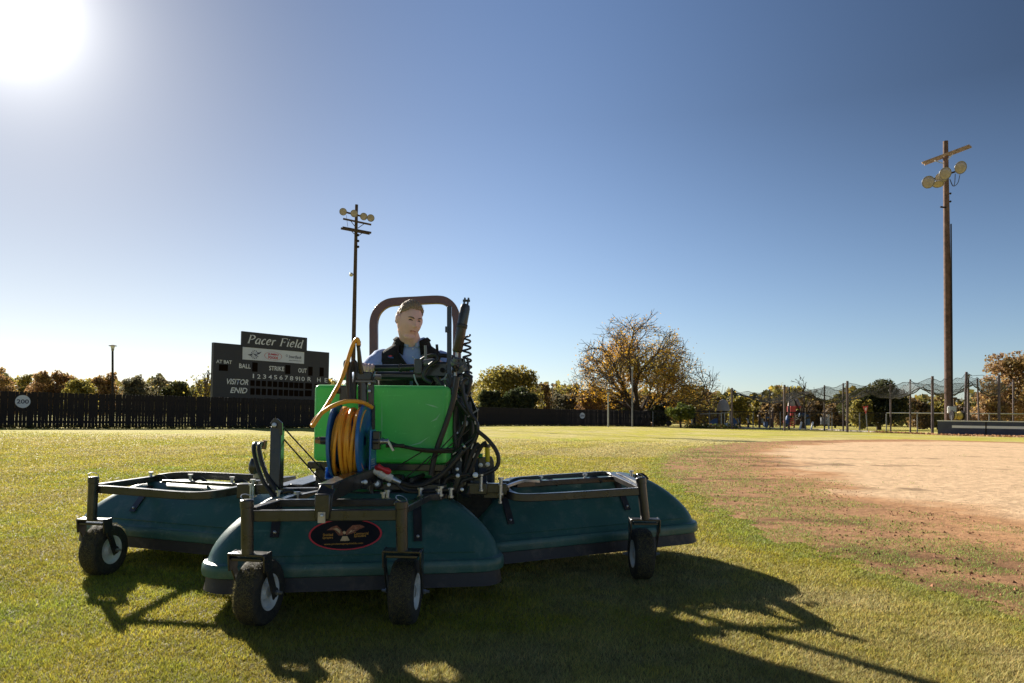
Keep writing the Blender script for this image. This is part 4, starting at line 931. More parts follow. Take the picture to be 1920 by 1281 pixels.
litter('leaf_litter', [foot(1640, 68), foot(1700, 64), foot(1760, 58.0)+Vector((0, -1, 0)), foot(1850, 55), foot(1960, 52.6)], 1500, 0.6, 0.10, [(0.42, 0.22, 0.1), (0.30, 0.15, 0.07), (0.5, 0.3, 0.18)], 61)
litter('fence_weeds', [foot(1290, 80), foot(1330, 79.5), foot(1385, 79)], 1500, 0.6, 0.5, PAL['brown']+PAL['green'], 62, 0.18)
litter('fence_foot_grass', [q+Vector((0, -0.25, 0)) for q in fpts], 6000, 0.25, 0.16, [(0.10, 0.09, 0.03), (0.16, 0.13, 0.04)], 63, 0.12)

# ---- playground
def dome(o, c, rad, h, n=16, name='dome_roof', m='dome'):
    MB().lathe([(rad, 0), (rad*0.98, h*0.08), (rad*0.86, h*0.45), (rad*0.62, h*0.78), (rad*0.34, h*0.94), (rad*0.12, h)], c, (0, 0, 1), n).build(name, M[m], o)
Yp = 92; ps = Yp/FPX
pl = thing('playground_shelter', 'grey domed play shelter with two blue arched panels behind the fence', 'play shelter', tuple(foot(1357, Yp)))
dome(pl, at(1356, 770.5, Yp), 12.6*ps, 22*ps)
for px in (1346, 1357, 1371): MB().tube([foot(px, Yp), at(px, 770, Yp)], 0.13, 8).build('post', M['play_brown'], pl)
def arch(o, px0, px1, py_top, py_bot, flip, m):
    pts = []
    for i in range(13):
        f = math.pi/2*i/12; x = px1-(px1-px0)*math.cos(f) if not flip else px0+(px1-px0)*math.cos(f); pts.append(at(x, py_bot-(py_bot-py_top)*math.sin(f), Yp-0.8))
    pts.append(at(px1 if not flip else px0, py_bot, Yp-0.8)); MB().prism(pts, (0, 0.2, 0)).build('arched_panel', M[m], o, smooth=False)
arch(pl, 1328, 1345.5, 784.5, 801, False, 'play_blue'); arch(pl, 1371, 1384, 782, 801, True, 'play_blue')
MB().rail([at(1361, 794, Yp-1.2), at(1364, 799, Yp-1.4), at(1368, 800.5, Yp-1.8)], 0.5, 0.08, (0, -1, 0.3)).build('slide_lip', M['white_paint'], pl)
pt = thing('play_tower', 'red play tower with two grey domed roofs under the bare tree', 'play tower', tuple(foot(1487, Yp)))
dome(pt, at(1484, 761.5, Yp), 6.8*ps, 18*ps); dome(pt, at(1494, 761.5, Yp+1.5), 6.6*ps, 14*ps)
MB().box(at(1484, 767.5, Yp), (10*ps, 1.2, 11*ps)).build('upper_panel', M['play_red'], pt, smooth=False)
MB().box(at(1496, 763.5, Yp+1), (13*ps, 0.5, 4*ps)).build('upper_panel', M['play_red'], pt, smooth=False)
MB().box(at(1485, 777, Yp), (8*ps, 0.4, 5*ps)).build('middle_panel', M['play_red'], pt, smooth=False)
MB().box(at(1494.5, 783, Yp+0.6), (9*ps, 0.3, 26*ps)).build('back_panel', M['play_brown'], pt, smooth=False)
for px in (1478, 1489, 1503): MB().tube([foot(px, Yp-0.2), at(px, 762, Yp-0.2)], 0.10, 8).build('post', M['play_brown'], pt)
for k in range(4): MB().box(at(1484+k*0.4, 785+k*4.3, Yp-0.7), (8*ps, 0.3, 2.2*ps)).build('ladder_rung', M['play_red'], pt, smooth=False)
MB().prism([at(1470, 789, Yp-1), at(1475, 787, Yp-1), at(1476, 793, Yp-1), at(1471, 799, Yp-1)], (0, .3, 0)).build('side_panel', M['play_red'], pt, smooth=False)
MB().tube(spline([at(1478, 782, Yp-0.6), at(1476, 790, Yp-1.2), at(1473, 797, Yp-1.8)], 5), 0.28, 10).build('slide', M['play_blue'], pt)
MB().tube(spline([at(1498, 777, Yp), at(1507, 779, Yp), at(1514, 784, Yp), at(1515, 797, Yp)], 6), 0.3, 10).build('tube_slide', M['play_blue'], pt)
MB().tube(spline([at(1496, 778, Yp-.2), at(1491.5, 780, Yp-.2), at(1494, 783, Yp-.2), at(1497, 785, Yp-.2), at(1493, 787, Yp-.2)], 6), 0.06, 6).build('curl_rail', M['pale_metal'], pt)
for (x0, y0, x1, y1, lab) in ((1499.5, 803, 1502.8, 791.5, 'left leaning white board near the red play tower'), (1520.6, 803.5, 1524.4, 791.5, 'right leaning white board near the red play tower')):
    a, b = at(x0, y0, 80), at(x1, y1, 80.6); a.z = 0; o = MB().bar(a, b, 0.16, 0.12, (0, 1, 0)).build('leaning_board', M['white_paint'], smooth=False); tag(o, lab, 'board', 'leaning white boards')
pm = thing('climbing_frame', 'dark climbing frame with blue panel and climbing posts between dome and red tower', 'climbing frame', tuple(foot(1435, Yp)))
for px, top in ((1403, 778), (1424, 776), (1437, 774), (1449, 771), (1387, 782)): MB().tube([foot(px, Yp), at(px, top, Yp)], 0.14, 8).build('post', M['play_brown'], pm)
MB().box(at(1436, 796, Yp), (7*ps, .3, 10*ps)).build('panel', M['play_blue'], pm, smooth=False); MB().box(at(1447, 793, Yp), (6*ps, .3, 16*ps)).build('panel', M['play_brown'], pm, smooth=False)
MB().box(at(1439, 783, Yp), (5*ps, .3, 3*ps)).build('panel', M['play_blue'], pm, smooth=False)
for px in (1384, 1402): MB().tube(spline([at(px-3, 785, Yp-.3), at(px, 787, Yp-.3), at(px+1.5, 793, Yp-.3)], 5), 0.08, 6).build('handrail', M['pale_metal'], pm)
MB().box(at(1429, 789, Yp-.2), (4*ps, .3, 9*ps)).build('panel', M['grey_metal'], pm, smooth=False)
bs = thing('drinking_fountain', 'grey pipe stand with a pale box left of the batting cage posts', 'stand', tuple(foot(1554, 80)))
MB().tube([foot(1554, 80), at(1554, 777, 80)], 0.09, 8).build('post', M['pale_metal'], bs); MB().box(at(1545, 789, 81), (12*80/FPX, .3, 14*80/FPX)).build('grille_panel', M['grey_metal'], bs, smooth=False)
MB().tube([at(1550, 789, 79.8), at(1554, 786.5, 80)], 0.05, 6).build('arm', M['pale_metal'], bs)
# ---- yield sign
ys_ = thing('yield_sign', 'red and white triangular yield sign in front of the big dark tree', 'road sign', tuple(foot(1626.5, 74)))
MB().tube([foot(1626.5, 74), at(1623.3, 765, 74)], 0.05, 8).build('post', M['grey_metal'], ys_)
tri = [at(1617.8, 762.3, 73.9), at(1628.2, 761.2, 73.9), at(1623.6, 776, 73.9)]; MB().prism(tri, (0, .03, 0)).build('plate', M['yield_red'], ys_, smooth=False)
ce = (tri[0]+tri[1]+tri[2])/3; t2 = [ce+(p-ce)*0.52+Vector((0, -.004, 0)) for p in tri]; MB().prism(t2, (0, -.004, 0)).build('inner_triangle', M['yield_white'], ys_, smooth=False)
put_text('lettering', 'YIELD', ce+Vector((-0.14, -.012, 0.05)), ce+Vector((0.14, -.012, 0.05)), 0.075, Vector((0, 0, 1)), M['yield_red'], ys_, Vector((0, 0, 0)), bold=0.03)
# ---- low roof beyond the fence end, park bin
lr = thing('park_canopy', 'low pale pink sloped roof just right of the dark fence end', 'canopy', tuple(foot(1236, 98)))
MB().prism([at(1218, 794, 97), at(1226, 792.3, 97), at(1241, 796, 97), at(1256, 799.4, 97), at(1218, 799.6, 97)], (0, 4, 0)).build('roof', M['pink_roof'], lr, smooth=False)
for px in (1222, 1252): MB().tube([foot(px, 98), at(px, 799, 98)], 0.08, 6).build('post', M['dark_metal'], lr)
rf = MB().prism([at(1110, 767.5, 125), at(1128, 765.7, 125), at(1147, 768, 125), at(1147, 770, 125), at(1110, 770, 125)], (0, 6, 0)).build('roof', M['pink_roof'], None, smooth=False); rf.name = 'distant_roof'
tag(rf, 'sliver of a pale pink roof above the fence left of the lamp posts', 'roof')
pb = thing('park_grill', 'small dark park grill on a thin stand right of the pink roof', 'grill', tuple(foot(1254, 86)))
MB().tube([foot(1254, 86), at(1254, 797, 86)], 0.07, 8).build('stand', M['grey_metal'], pb); MB().lathe([(0.15, -.3), (0.33, -.2), (0.36, .1), (0.2, .25)], at(1254, 794, 86), (0, 0, 1), 14).build('bowl', M['dark_metal'], pb)
# ================================================================== SPRAYING MACHINE
mc = thing('turf_sprayer', 'green tank turf spraying tractor with three dark green shielded booms on the grass', 'sprayer', (-0.76, 4.6, 0))
ZU = Vector((0, 0, 1))
def curve_in(t, p): return 1-(1-min(t, 1)**p)**(1/p)
class Shell:
    """moulded boom shield: front lip line from PL to PR, depth back, domed on all sides"""
    def __init__(s, PL, PR, depth, H, E, Fi, p=1.5, pf=1.12):
        s.P = PL; s.U = (PR-PL).normalized(); s.L = (PR-PL).length; s.D = depth; s.H = H; s.E = E; s.Fi = Fi; s.p = p; s.pf = pf
        s.V = ZU.cross(s.U).normalized(); s.W = s.U.cross(s.V)
    def pt(s, u, v, w): return s.P+s.U*u+s.V*v+s.W*w
    def face(s, u, w, off=0.0):
        t = max(0, (w-0.034)/(s.H-0.034)); v = 0.012+s.Fi*curve_in(t*0.93, s.pf); return s.pt(u, v-off, w+off*0.35)
    def ring(s, ie, if_, w, rad, nc=7):
        x0, x1, y0, y1 = ie, s.L-ie, if_, s.D-if_; r = min(rad, (x1-x0)/2-.005, (y1-y0)/2-.005); pts = []
        for cx, cy, a0 in ((x0+r, y0+r, 180), (x1-r, y0+r, 270), (x1-r, y1-r, 0), (x0+r, y1-r, 90)):
            for k in range(nc+1):
                a = R(a0+90*k/nc); pts.append(s.pt(cx+r*math.cos(a), cy+r*math.sin(a), w))
        return pts
    def make(s, parent, label=None):
        rings = []
        for w, o in ((-0.040, 0.010), (-0.042, -0.006), (-0.037, -0.013), (-0.010, -0.015), (0.016, -0.013), (0.024, -0.008), (0.0265, 0.004)): rings.append(s.ring(o, o, w, 0.17))
        for k in range(13):
            t = k/12; tt = t*0.93; rings.append(s.ring(0.012+s.E*curve_in(tt, s.p), 0.012+s.Fi*curve_in(tt, s.pf), 0.034+(s.H-0.034)*t, 0.165-0.11*t))
        b = MB(); n = len(rings[0])
        for r_ in rings: b.v += r_
        b.f += [(i*n+j, i*n+(j+1) % n, (i+1)*n+(j+1) % n, (i+1)*n+j) for i in range(len(rings)-1) for j in range(n)]
        b.f.append(tuple(reversed(range(n))) if False else tuple((len(rings)-1)*n+j for j in range(n)))
        o = b.build('boom_shield', M['shell'], parent, label=label)
        k = MB(); r0 = [s.ring(0.006, 0.006, -0.036, 0.16, 14), s.ring(0.002, 0.002, -0.075, 0.16, 14), s.ring(-0.004, -0.004, -0.112, 0.16, 14)]; n = len(r0[0])
        for i, r_ in enumerate(r0): k.v += [p+(s.V*0.010*mnoise.noise(p*5.0)*i) for p in r_]
        k.f += [(i*n+j, i*n+(j+1) % n, (i+1)*n+(j+1) % n, (i+1)*n+j) for i in range(2) for j in range(n)]
        k.build('skirt', M['skirt'], o)
        g = MB(); g.tube([s.face(s.E*0.35+(s.L-0.7*s.E)*i/8, 0.062, 0.001) for i in range(9)], 0.006, 6); g.build('ridge', M['shell'], o)
        return o
    def strap(s, u, w_top, w_bot, parent):
        b = MB(); hw = 0.022; pts = [w_bot+(w_top-w_bot)*i/6 for i in range(7)]
        for off in (0.004, 0.011): b.v += [s.face(u+sd*hw, w, off) for w in pts for sd in (-1, 1)]
        b.f += [(2*i, 2*i+1, 2*i+3, 2*i+2) for i in range(6)]+[(14+2*i, 14+2*i+2, 14+2*i+3, 14+2*i+1) for i in range(6)]
        b.f += [(2*i, 2*i+2, 14+2*i+2, 14+2*i) for i in range(6)]+[(2*i+1, 14+2*i+1, 14+2*i+3, 2*i+3) for i in range(6)]+[(0, 14, 15, 1), (12, 13, 27, 26)]
        o = b.build('strap', M['black'], parent, smooth=False)
        MB().ball(s.face(u, w_bot+0.022, 0.014), (0.009, 0.009, 0.009), 10, 6).build('bolt', M['zinc'], parent)
        return o
def dirv(p, q): return (q-p).normalized()
# centre shield
A0, A1 = at(527, 1068, 3.62), at(792, 1061, 3.75); u = dirv(A0, A1); SC = Shell(A0-u*0.39, A0+u*1.14, 0.76, 0.345, 0.47, 0.27, 1.6)
sh = SC.make(mc)
SC.strap(0.345, 0.29, 0.145, sh); SC.strap(1.07, 0.30, 0.115, sh)
# right wing
B0, B1 = at(933, 1024, 4.44), at(1147, 1003, 4.75); u = dirv(B0, B1); SRt = Shell(B0-u*0.10, B0+u*1.55, 0.78, 0.355, 0.46, 0.27, 1.5)
shR = SRt.make(mc); SRt.strap(0.215, 0.31, 0.115, shR); SRt.strap(1.075, 0.33, 0.14, shR)
# left wing
C0, C1 = at(237, 993, 4.70), at(422, 1010, 4.50); u = dirv(C0, C1); SL = Shell(C0-u*0.48, C0+u*1.02, 0.78, 0.285, 0.46, 0.27, 1.5)
shL = SL.make(mc); SL.strap(0.46, 0.262, 0.105, shL)

# ---- decal on the centre shield
def on_shell(px, py, off):
    lo = None; best = None
    # nearest point of the shield's front face to the pixel ray
    d = ray(px, py).normalized(); q0 = SC.P
    t = (q0-CAM).dot(SC.V)/d.dot(SC.V); 
    for _ in range(12):
        p = CAM+d*t; w = (p-SC.P).dot(SC.W); u_ = (p-SC.P).dot(SC.U); f = SC.face(u_, w, off); t += (f-p).dot(SC.V)/d.dot(SC.V)
    return CAM+d*t
dc8 = lambda x, y, off=0.003: on_shell(560+x/4.8, 860+y/4.8, off)
cxp, cyp = 420, 682
def decal_pts(rx, ry, off, n=48): return [dc8(cxp+rx*math.cos(2*math.pi*k/n), cyp+ry*math.sin(2*math.pi*k/n)-0.035*(rx*math.cos(2*math.pi*k/n)), off) for k in range(n)]
b = MB(); rs = [decal_pts(320*q, 135*q, 0.0035, 48) for q in (1, .75, .5, .25)]
for r_ in rs: b.v += r_
b.f += [(i*48+j, i*48+(j+1) % 48, (i+1)*48+(j+1) % 48, (i+1)*48+j) for i in range(3) for j in range(48)]+[tuple(144+j for j in range(48))]
dec = b.build('decal', M['decal'], sh, recalc=True)
b = MB(); b.v += decal_pts(331, 142, 0.0055)+decal_pts(313, 131, 0.0055); b.f += [(j, (j+1) % 48, 48+(j+1) % 48, 48+j) for j in range(48)]; b.build('decal_ring', M['decal_red'], sh)
def decal_text(t, x0, x1, y, h, m='decal_gold', sl=-0.035, bold=0.01, shear=0.0):
    def mp(a, v): x = x0+(x1-x0)*a; return dc8(x, y-h*v+sl*(x-cxp), 0.0058)
    put_text('lettering', t, None, None, 0, None, M[m], sh, None, shear, bold, mp)
decal_text('Shielded', 218, 308, 692, 24); decal_text('Sprayers', 216, 308, 722, 26); decal_text('Commercial', 500, 628, 690, 24); decal_text('Spreaders', 498, 606, 716, 26)
decal_text('www.prolawnsprayshields.com', 228, 578, 778, 22)
def decal_poly(pts, m): 
    MB().add([dc8(x, y-0.035*(x-cxp), 0.0058) for x, y in pts], [tuple(range(len(pts)))]).build('emblem', M[m], sh, smooth=False)
decal_poly([(398, 690), (360, 690), (318, 640), (250, 640), (300, 610), (345, 600), (385, 640), (402, 670)], 'decal_brown')
decal_poly([(418, 670), (440, 640), (485, 602), (555, 600), (600, 622), (545, 640), (500, 670), (430, 690)], 'decal_brown')
decal_poly([(372, 676), (345, 648), (310, 628), (345, 622), (376, 646)], 'decal_tan'); decal_poly([(445, 676), (470, 648), (530, 624), (500, 652)], 'decal_tan')
decal_poly([(396, 662), (408, 650), (424, 660), (424, 676), (408, 682)], 'decal_tan')
for k, (x0, x1) in enumerate(((372, 392), (390, 408), (406, 424), (422, 440), (438, 460))): decal_poly([(395+k*8, 698), (405+k*8, 698), (x1, 738+(4 if k == 2 else 0)), (x0, 742)], 'decal_tan')

# ---- casters
TY = 0.155
tyre_prof = [(0.078, -0.052), (0.095, -0.058), (0.125, -0.060), (0.144, -0.054), (0.1535, -0.040), (TY, -0.02), (TY, 0.02), (0.1535, 0.040), (0.144, 0.054), (0.125, 0.060), (0.095, 0.058), (0.078, 0.052)]
clip_v = None
def caster(px, py_top, py_bot, Y, steer, trail, px_bot=None, side=1):
    top = at(px, py_top, Y); bot = at(px_bot or px, py_bot, Y); b = MB(); b.cyl(bot, top, 0.028, 18)
    b.lathe([(0.031, -0.035), (0.031, 0.0), (0.024, 0.004)], top, dirv(bot, top), 18); zp = bot.z
    ax = Vector((math.cos(R(steer)), -math.sin(R(steer)), 0)); bk = ZU.cross(ax).normalized(); base = Vector((bot.x, bot.y, 0))
    hub = base+bk*trail+ZU*TY
    b.box(bot+bk*0.02, (0.176, 0.085, 0.012), (ax, bk, ZU)); b.box(bot+bk*0.02-ZU*0.024, (0.150, 0.06, 0.014), (ax, bk, ZU))
    for s in (-1, 1):
        a0 = bot+bk*0.02+ax*(0.088*s); h1 = hub+ax*(0.082*s); k1 = a0-ZU*0.075+bk*0.01
        b.bar(a0+ZU*0.006, k1, 0.009, 0.075, bk); b.bar(k1+ZU*0.012, h1-ZU*0.022, 0.009, 0.042, bk)
        b.lathe([(0.024, -0.0045), (0.024, 0.0045)], h1, ax, 14)
    o = b.build('caster', M['black'], mc, bevel=0.003)
    t = MB(); t.lathe(tyre_prof, hub, ax, 40, False); t.build('tyre', M['tyre'], o)
    r_ = MB(); r_.lathe([(0.082, -0.050), (0.086, -0.056), (0.078, -0.054), (0.070, -0.034), (0.040, -0.030), (0.026, -0.048), (0.0, -0.05)], hub, ax, 28, False)
    r_.lathe([(0.082, 0.050), (0.086, 0.056), (0.078, 0.054), (0.070, 0.034), (0.040, 0.030), (0.026, 0.048), (0.0, 0.05)], hub, ax, 28, False); r_.build('rim', M['rim'], o)
    for s in (-1, 1): MB().lathe([(0.013, 0.085*s), (0.013, 0.098*s), (0.008, 0.099*s), (0.008, 0.115*s)], hub, ax, 6).build('axle_bolt', M['zinc'], o)
    w_ = MB(); c = top+ZU*0.012; n1 = Vector((0.4, -0.3, 0.85)).normalized(); a = n1.orthogonal().normalized(); bb = n1.cross(a)
    w_.tube([c+(a*math.cos(2*math.pi*k/18)+bb*math.sin(2*math.pi*k/18))*0.027 for k in range(18)], 0.0022, 6, True); w_.cyl(top-ax*0.034-ZU*0.012, top+ax*0.034-ZU*0.012, 0.005, 8)
    w_.build('ring_pin', M['zinc'], o)
    # dried clippings stuck to the tread
    rg = np.random.default_rng(int(px)); n = 2600; th = rg.uniform(0, 2*np.pi, n); yy = rg.uniform(-0.048, 0.048, n); rr = TY+rg.uniform(-0.001, 0.005, n)-0.006*(np.abs(yy) > 0.04)
    A, B_, Cc = np.array(ax), np.array(bk), np.array([0, 0, 1.0]); rad = np.cos(th)[:, None]*B_+np.sin(th)[:, None]*Cc; tan = -np.sin(th)[:, None]*B_+np.cos(th)[:, None]*Cc
    p = np.array(hub)+A*yy[:, None]+rad*rr[:, None]; q = rg.uniform(0, 6.28, n)[:, None]; dr = A*np.cos(q)+tan*np.sin(q)+rad*rg.uniform(-.1, .35, (n, 1)); sd = np.cross(dr, rad); l = rg.uniform(.005, .016, (n, 1))
    v = np.stack([p-dr*l+rad*.001, p+sd*.0012+rad*.002, p+dr*l+rad*.003], 1).reshape(-1, 3); k = v[:, 2] > 0.002; 
    col = np.array([[0.28, 0.24, 0.10]])*(0.3+0.9*rg.random((n, 1))); v = v-np.array(ORI[mc.name])
    link('grass_clippings', np_mesh('grass_clippings', v, 3, None, np.repeat(col, 3, 0)), M['leaf'], o, smooth=False, kind='stuff')
    return o
caster(463, 938, 1040, 3.33, 10, 0.115, 464)
caster(752.5, 940, 1034, 3.39, 3, 0.10, 754)
caster(175.5, 895, 975, 4.32, 9, 0.11, 172)
caster(1201.5, 896, 975, 4.42, -2, 0.11, 1210)

# ---- boom frames
def frame(name, paths, m='black', w=0.042, h=0.042, smooth=0):
    b = MB()
    for p in paths: b.rail([at(*q) for q in p], w, h, ZU, smooth)
    return b.build(name, M[m], mc, bevel=0.004, smooth=smooth > 0)
def bolt(px, py, Y, r=0.014, m='zinc', name='bolt'):
    c = at(px, py, Y); return MB().lathe([(r, 0.0), (r, 0.012), (r*0.6, 0.013), (r*0.6, 0.022)], c, (0.15, -1, 0.1), 10).build(name, M[m], mc)
def vbolt(px, py, Y, h=0.05, r=0.009, m='zinc'):
    c = at(px, py, Y); return MB().lathe([(r*1.6, 0), (r*1.6, 0.012), (r, 0.013), (r, h-.012), (r*1.7, h-.011), (r*1.7, h)], c-ZU*h/2, ZU, 8).build('bolt', M[m], mc)
frame('boom_frame', [[(470, 967, 3.36), (747, 965, 3.42)]], w=0.04, h=0.052)
frame('boom_frame', [[(474, 958, 3.37), (551, 934, 3.80), (572, 927, 4.0)], [(757, 955, 3.43), (802, 932, 3.86), (830, 932, 4.05)], [(566, 927, 3.97), (705, 928, 4.0), (838, 931, 4.06)], [(520, 943, 3.62), (756, 942, 3.66)]], h=0.036)
frame('boom_frame', [[(1205, 921, 4.43), (1185, 922, 4.42), (1060, 930, 4.36), (985, 933, 4.29), (962, 930, 4.29), (951, 924, 4.33), (947, 917, 4.42), (948, 910, 4.56), (953, 904.5, 4.74), (966, 901.5, 4.9), (1000, 898.5, 4.96), (1097, 892, 5.08), (1130, 890, 5.13), (1143, 892, 5.10), (1152, 895.5, 5.02)]], h=0.046, smooth=3)
frame('boom_frame', [[(1150, 893.5, 5.0), (1200, 917, 4.46)], [(1160, 890, 5.06), (1206, 911, 4.5)], [(966, 909, 4.62), (1000, 907, 4.72), (1152, 898, 4.96)]], h=0.036)
frame('boom_frame', [[(183, 917, 4.35), (255, 922, 4.31), (328, 928, 4.26), (370, 929.5, 4.23), (400, 927, 4.25), (425, 923, 4.32), (452, 917.5, 4.44)]], h=0.046, smooth=3)
frame('boom_frame', [[(186, 913, 4.37), (297, 896.5, 5.08)]], h=0.04)
frame('boom_frame', [[(296, 896.5, 5.06), (320, 893, 5.1), (345, 891.5, 5.1), (375, 891.5, 5.07), (430, 894, 4.98), (484, 897, 4.9)]], h=0.05, smooth=3)
frame('boom_frame', [[(308, 902, 4.9), (380, 906, 4.78), (482, 911, 4.6)]], w=0.045, h=0.02)
for x, y, Y in ((1014, 901, 4.8), (1097, 896, 4.9), (1184, 890, 5.0), (283, 892.5, 5.0), (357, 897, 4.85), (435, 902, 4.72)):
    vbolt(x, y, Y, 0.055, 0.010); q = at(x+6, y+3, Y); MB().tube(spline([q, q+Vector((0.05, 0, 0.012)), q+Vector((0.09, 0, -0.02))], 4), 0.012, 6).build('hose_barb', M['rubber'], mc)
# hinge blocks
for x, y, Y, sx in ((926, 920, 4.3, 0.12), (946, 914, 4.34, 0.06), (463, 920, 4.28, 0.09), (480, 914, 4.3, 0.05)):
    MB().box(at(x, y, Y), (sx, 0.09, 0.085)).build('hinge_block', M['black'], mc, bevel=0.005)
for x, y, Y in ((939, 912, 4.2), (474, 915, 4.2), (902, 905, 4.2)): vbolt(x, y, Y, 0.10, 0.010)
MB().rail([at(950, 912, 4.22), at(975, 903, 4.35), at(990, 901.5, 4.5), at(1010, 903, 4.6)], 0.02, 0.014, ZU, 3).build('hinge_link', M['zinc'], mc)
vbolt(938, 926, 4.16, 0.11, 0.007); vbolt(470, 925, 4.16, 0.11, 0.007)
# ---- main carrier beams between the booms
frame('carrier_beam', [[(480, 917, 4.25), (700, 914, 4.25), (950, 915, 4.25)]], w=0.06, h=0.055)
frame('carrier_beam', [[(524, 917, 4.05), (593, 897, 4.55)], [(556, 915, 4.08), (607, 899, 4.5)], [(505, 904, 4.5), (545, 898, 4.8)]], w=0.075, h=0.04)
frame('carrier_beam', [[(527, 921, 4.0), (612, 920, 4.0)], [(556, 934, 3.86), (606, 924, 3.95)]], w=0.05, h=0.035)
frame('carrier_beam', [[(690, 912, 4.02), (838, 914, 4.06)], [(700, 903, 4.3), (900, 899, 4.3)]], w=0.05, h=0.035)
frame('carrier_beam', [[(845, 905, 4.2), (838, 940, 4.05)], [(880, 900, 4.25), (872, 930, 4.2)], [(905, 880, 4.35), (905, 925, 4.3)]], w=0.05, h=0.05)
for x, y, Y in ((719, 932, 3.95), (727, 928, 3.95), (826, 921, 3.98), (822, 926, 3.98), (788, 924, 3.95), (557, 932, 3.8), (523, 929, 3.9), (845, 924, 4.0)): vbolt(x, y, Y, 0.055, 0.011)
MB().prism([at(684, 925, 4.0), at(686, 922, 4.0), at(700, 936, 3.95), at(690, 936, 3.95)], (0, .03, 0)).build('gusset', M['grey_metal'], mc, smooth=False)
# clutter between tank and booms: valve bodies and manifold
for x, y, Y, sz_ in ((743, 900, 4.2, (0.10, 0.08, 0.07)), (790, 897, 4.3, (0.12, 0.1, 0.09)), (812, 880, 4.4, (0.05, 0.06, 0.26)), (835, 892, 4.3, (0.06, 0.08, 0.16)), (860, 905, 4.25, (0.10, 0.08, 0.10)), (878, 880, 4.4, (0.07, 0.1, 0.2)), (895, 915, 4.25, (0.12, 0.1, 0.07))):
    MB().box(at(x, y, Y), sz_).build('bracket', M['black'], mc, bevel=0.006)
for x, y, Y, rr in ((707, 907, 3.98, 0.020), (729, 909, 3.98, 0.011), (858, 892, 4.1, 0.012), (857, 880, 4.1, 0.010), (891, 891, 4.1, 0.016), (866, 918, 4.0, 0.010), (677, 904, 3.8, 0.012), (685, 904, 3.8, 0.012)):
    bolt(x, y, Y, rr)
MB().lathe([(0.033, 0), (0.033, 0.05), (0.02, 0.06)], at(707, 907, 4.02), (0.2, -1, 0.1), 14).build('pivot_bush', M['black'], mc)

# ---- lift arm carrying the reel
b = MB(); b.rail([at(606, 962, 3.385), at(609, 930, 3.41), at(614, 918, 3.45)], 0.075, 0.05, (0.2, -1, 0.2)); b.rail([at(610, 924, 3.43), at(650, 906, 3.70), at(700, 890, 4.0)], 0.075, 0.085, ZU)
b.box(at(606, 950, 3.375), (0.072, 0.04, 0.12)); b.build('lift_arm', M['black'], mc, bevel=0.006)
MB().box(at(603, 970.5, 3.35), (0.034, 0.006, 0.050)).build('tag_plate', M['cream'], mc, smooth=False); bolt(603.5, 967, 3.345, 0.008)
# ---- hose reel
rc = at(658.5, 827, 3.95); RA = Vector((math.cos(R(1)), -math.sin(R(1)), 0)); RB = ZU.cross(RA).normalized(); RR = 0.205; HWD = 0.067
b = MB()
for s in (-1, 1):
    b.lathe([(0.03, s*HWD), (RR*0.55, s*HWD), (RR*0.62, s*(HWD+0.008)), (RR*0.97, s*(HWD+0.008)), (RR, s*(HWD+0.002)), (RR*1.005, s*(HWD+0.010)), (RR*0.99, s*(HWD+0.018)), (RR*0.60, s*(HWD+0.016)), (RR*0.53, s*(HWD+0.008)), (0.03, s*(HWD+0.008))], rc, RA, 48, False)
b.lathe([(0.13, -HWD), (0.13, HWD)], rc, RA, 32, False)
reel = b.build('hose_reel', M['blue'], mc)
b = MB(); zb = at(658, 896, 3.95).z
b.box(Vector((rc.x, rc.y, zb))-RA*0.0+RB*0.02, (0.235, 0.20, 0.010), (RA, RB, ZU))
for s, hgt_ in ((1, 0.265), (-1, 0.06)):
    q = Vector((rc.x, rc.y, zb))+RA*(s*0.112); wl = 0.085 if s > 0 else 0.10
    b.prism([q-RB*(wl-.02), q+RB*(wl+.03), q+RB*(wl-.01)+ZU*hgt_, q-RB*(wl-.03)+ZU*hgt_], RA*(0.008*s))
q = Vector((rc.x, rc.y, zb))-RA*0.112; b.prism([q+RB*0.0, q+RB*0.10, q+RB*0.08+ZU*0.27, q+RB*0.02+ZU*0.27], -RA*0.008)
b.build('bracket', M['blue'], reel, bevel=0.003, smooth=False)
q = Vector((rc.x, rc.y, zb))+RA*0.1215
for (y0, z0, y1, z1) in ((-.045, .03, .05, .065), (-.045, .075, .05, .105)):
    b = MB()
    for (a, c_, d, e) in ((y0, z0, y1, z0+.004), (y0, z1-.004, y1, z1), (y0, z0, y0+.006, z1), (y1-.006, z0, y1, z1), (-.02, z0+.01, -.008, z1-.01), (.01, z0+.01, .022, z1-.01)):
        b.add([q+RB*a+ZU*c_, q+RB*d+ZU*c_, q+RB*d+ZU*e, q+RB*a+ZU*e], [(0, 1, 2, 3)])
    b.build('print', M['white_ink'], reel, smooth=False)
rr = random.Random(3)
for layer, rad, nl in ((0, 0.158, 7), (1, 0.176, 7)):
    for k in range(nl):
        off = -HWD+0.014+k*(2*HWD-0.028)/(nl-1)+rr.uniform(-.0022, .0022); tilt = rr.uniform(-.012, .012)+0.012*(1 if layer else -1); ph = rr.uniform(0, 6)
        rad_ = rad+rr.uniform(-.006, .004); sg = 0.010 if layer else 0.002
        pts = [rc+RA*(off+tilt*math.cos(a+ph))+(RB*math.cos(a)+ZU*math.sin(a))*(rad_+(sg*max(0, -math.sin(a))**2)) for a in [2*math.pi*i/40 for i in range(40)]]
        MB().tube(pts, 0.0100, 10, True).build('hose_coil', M['orange'], reel)
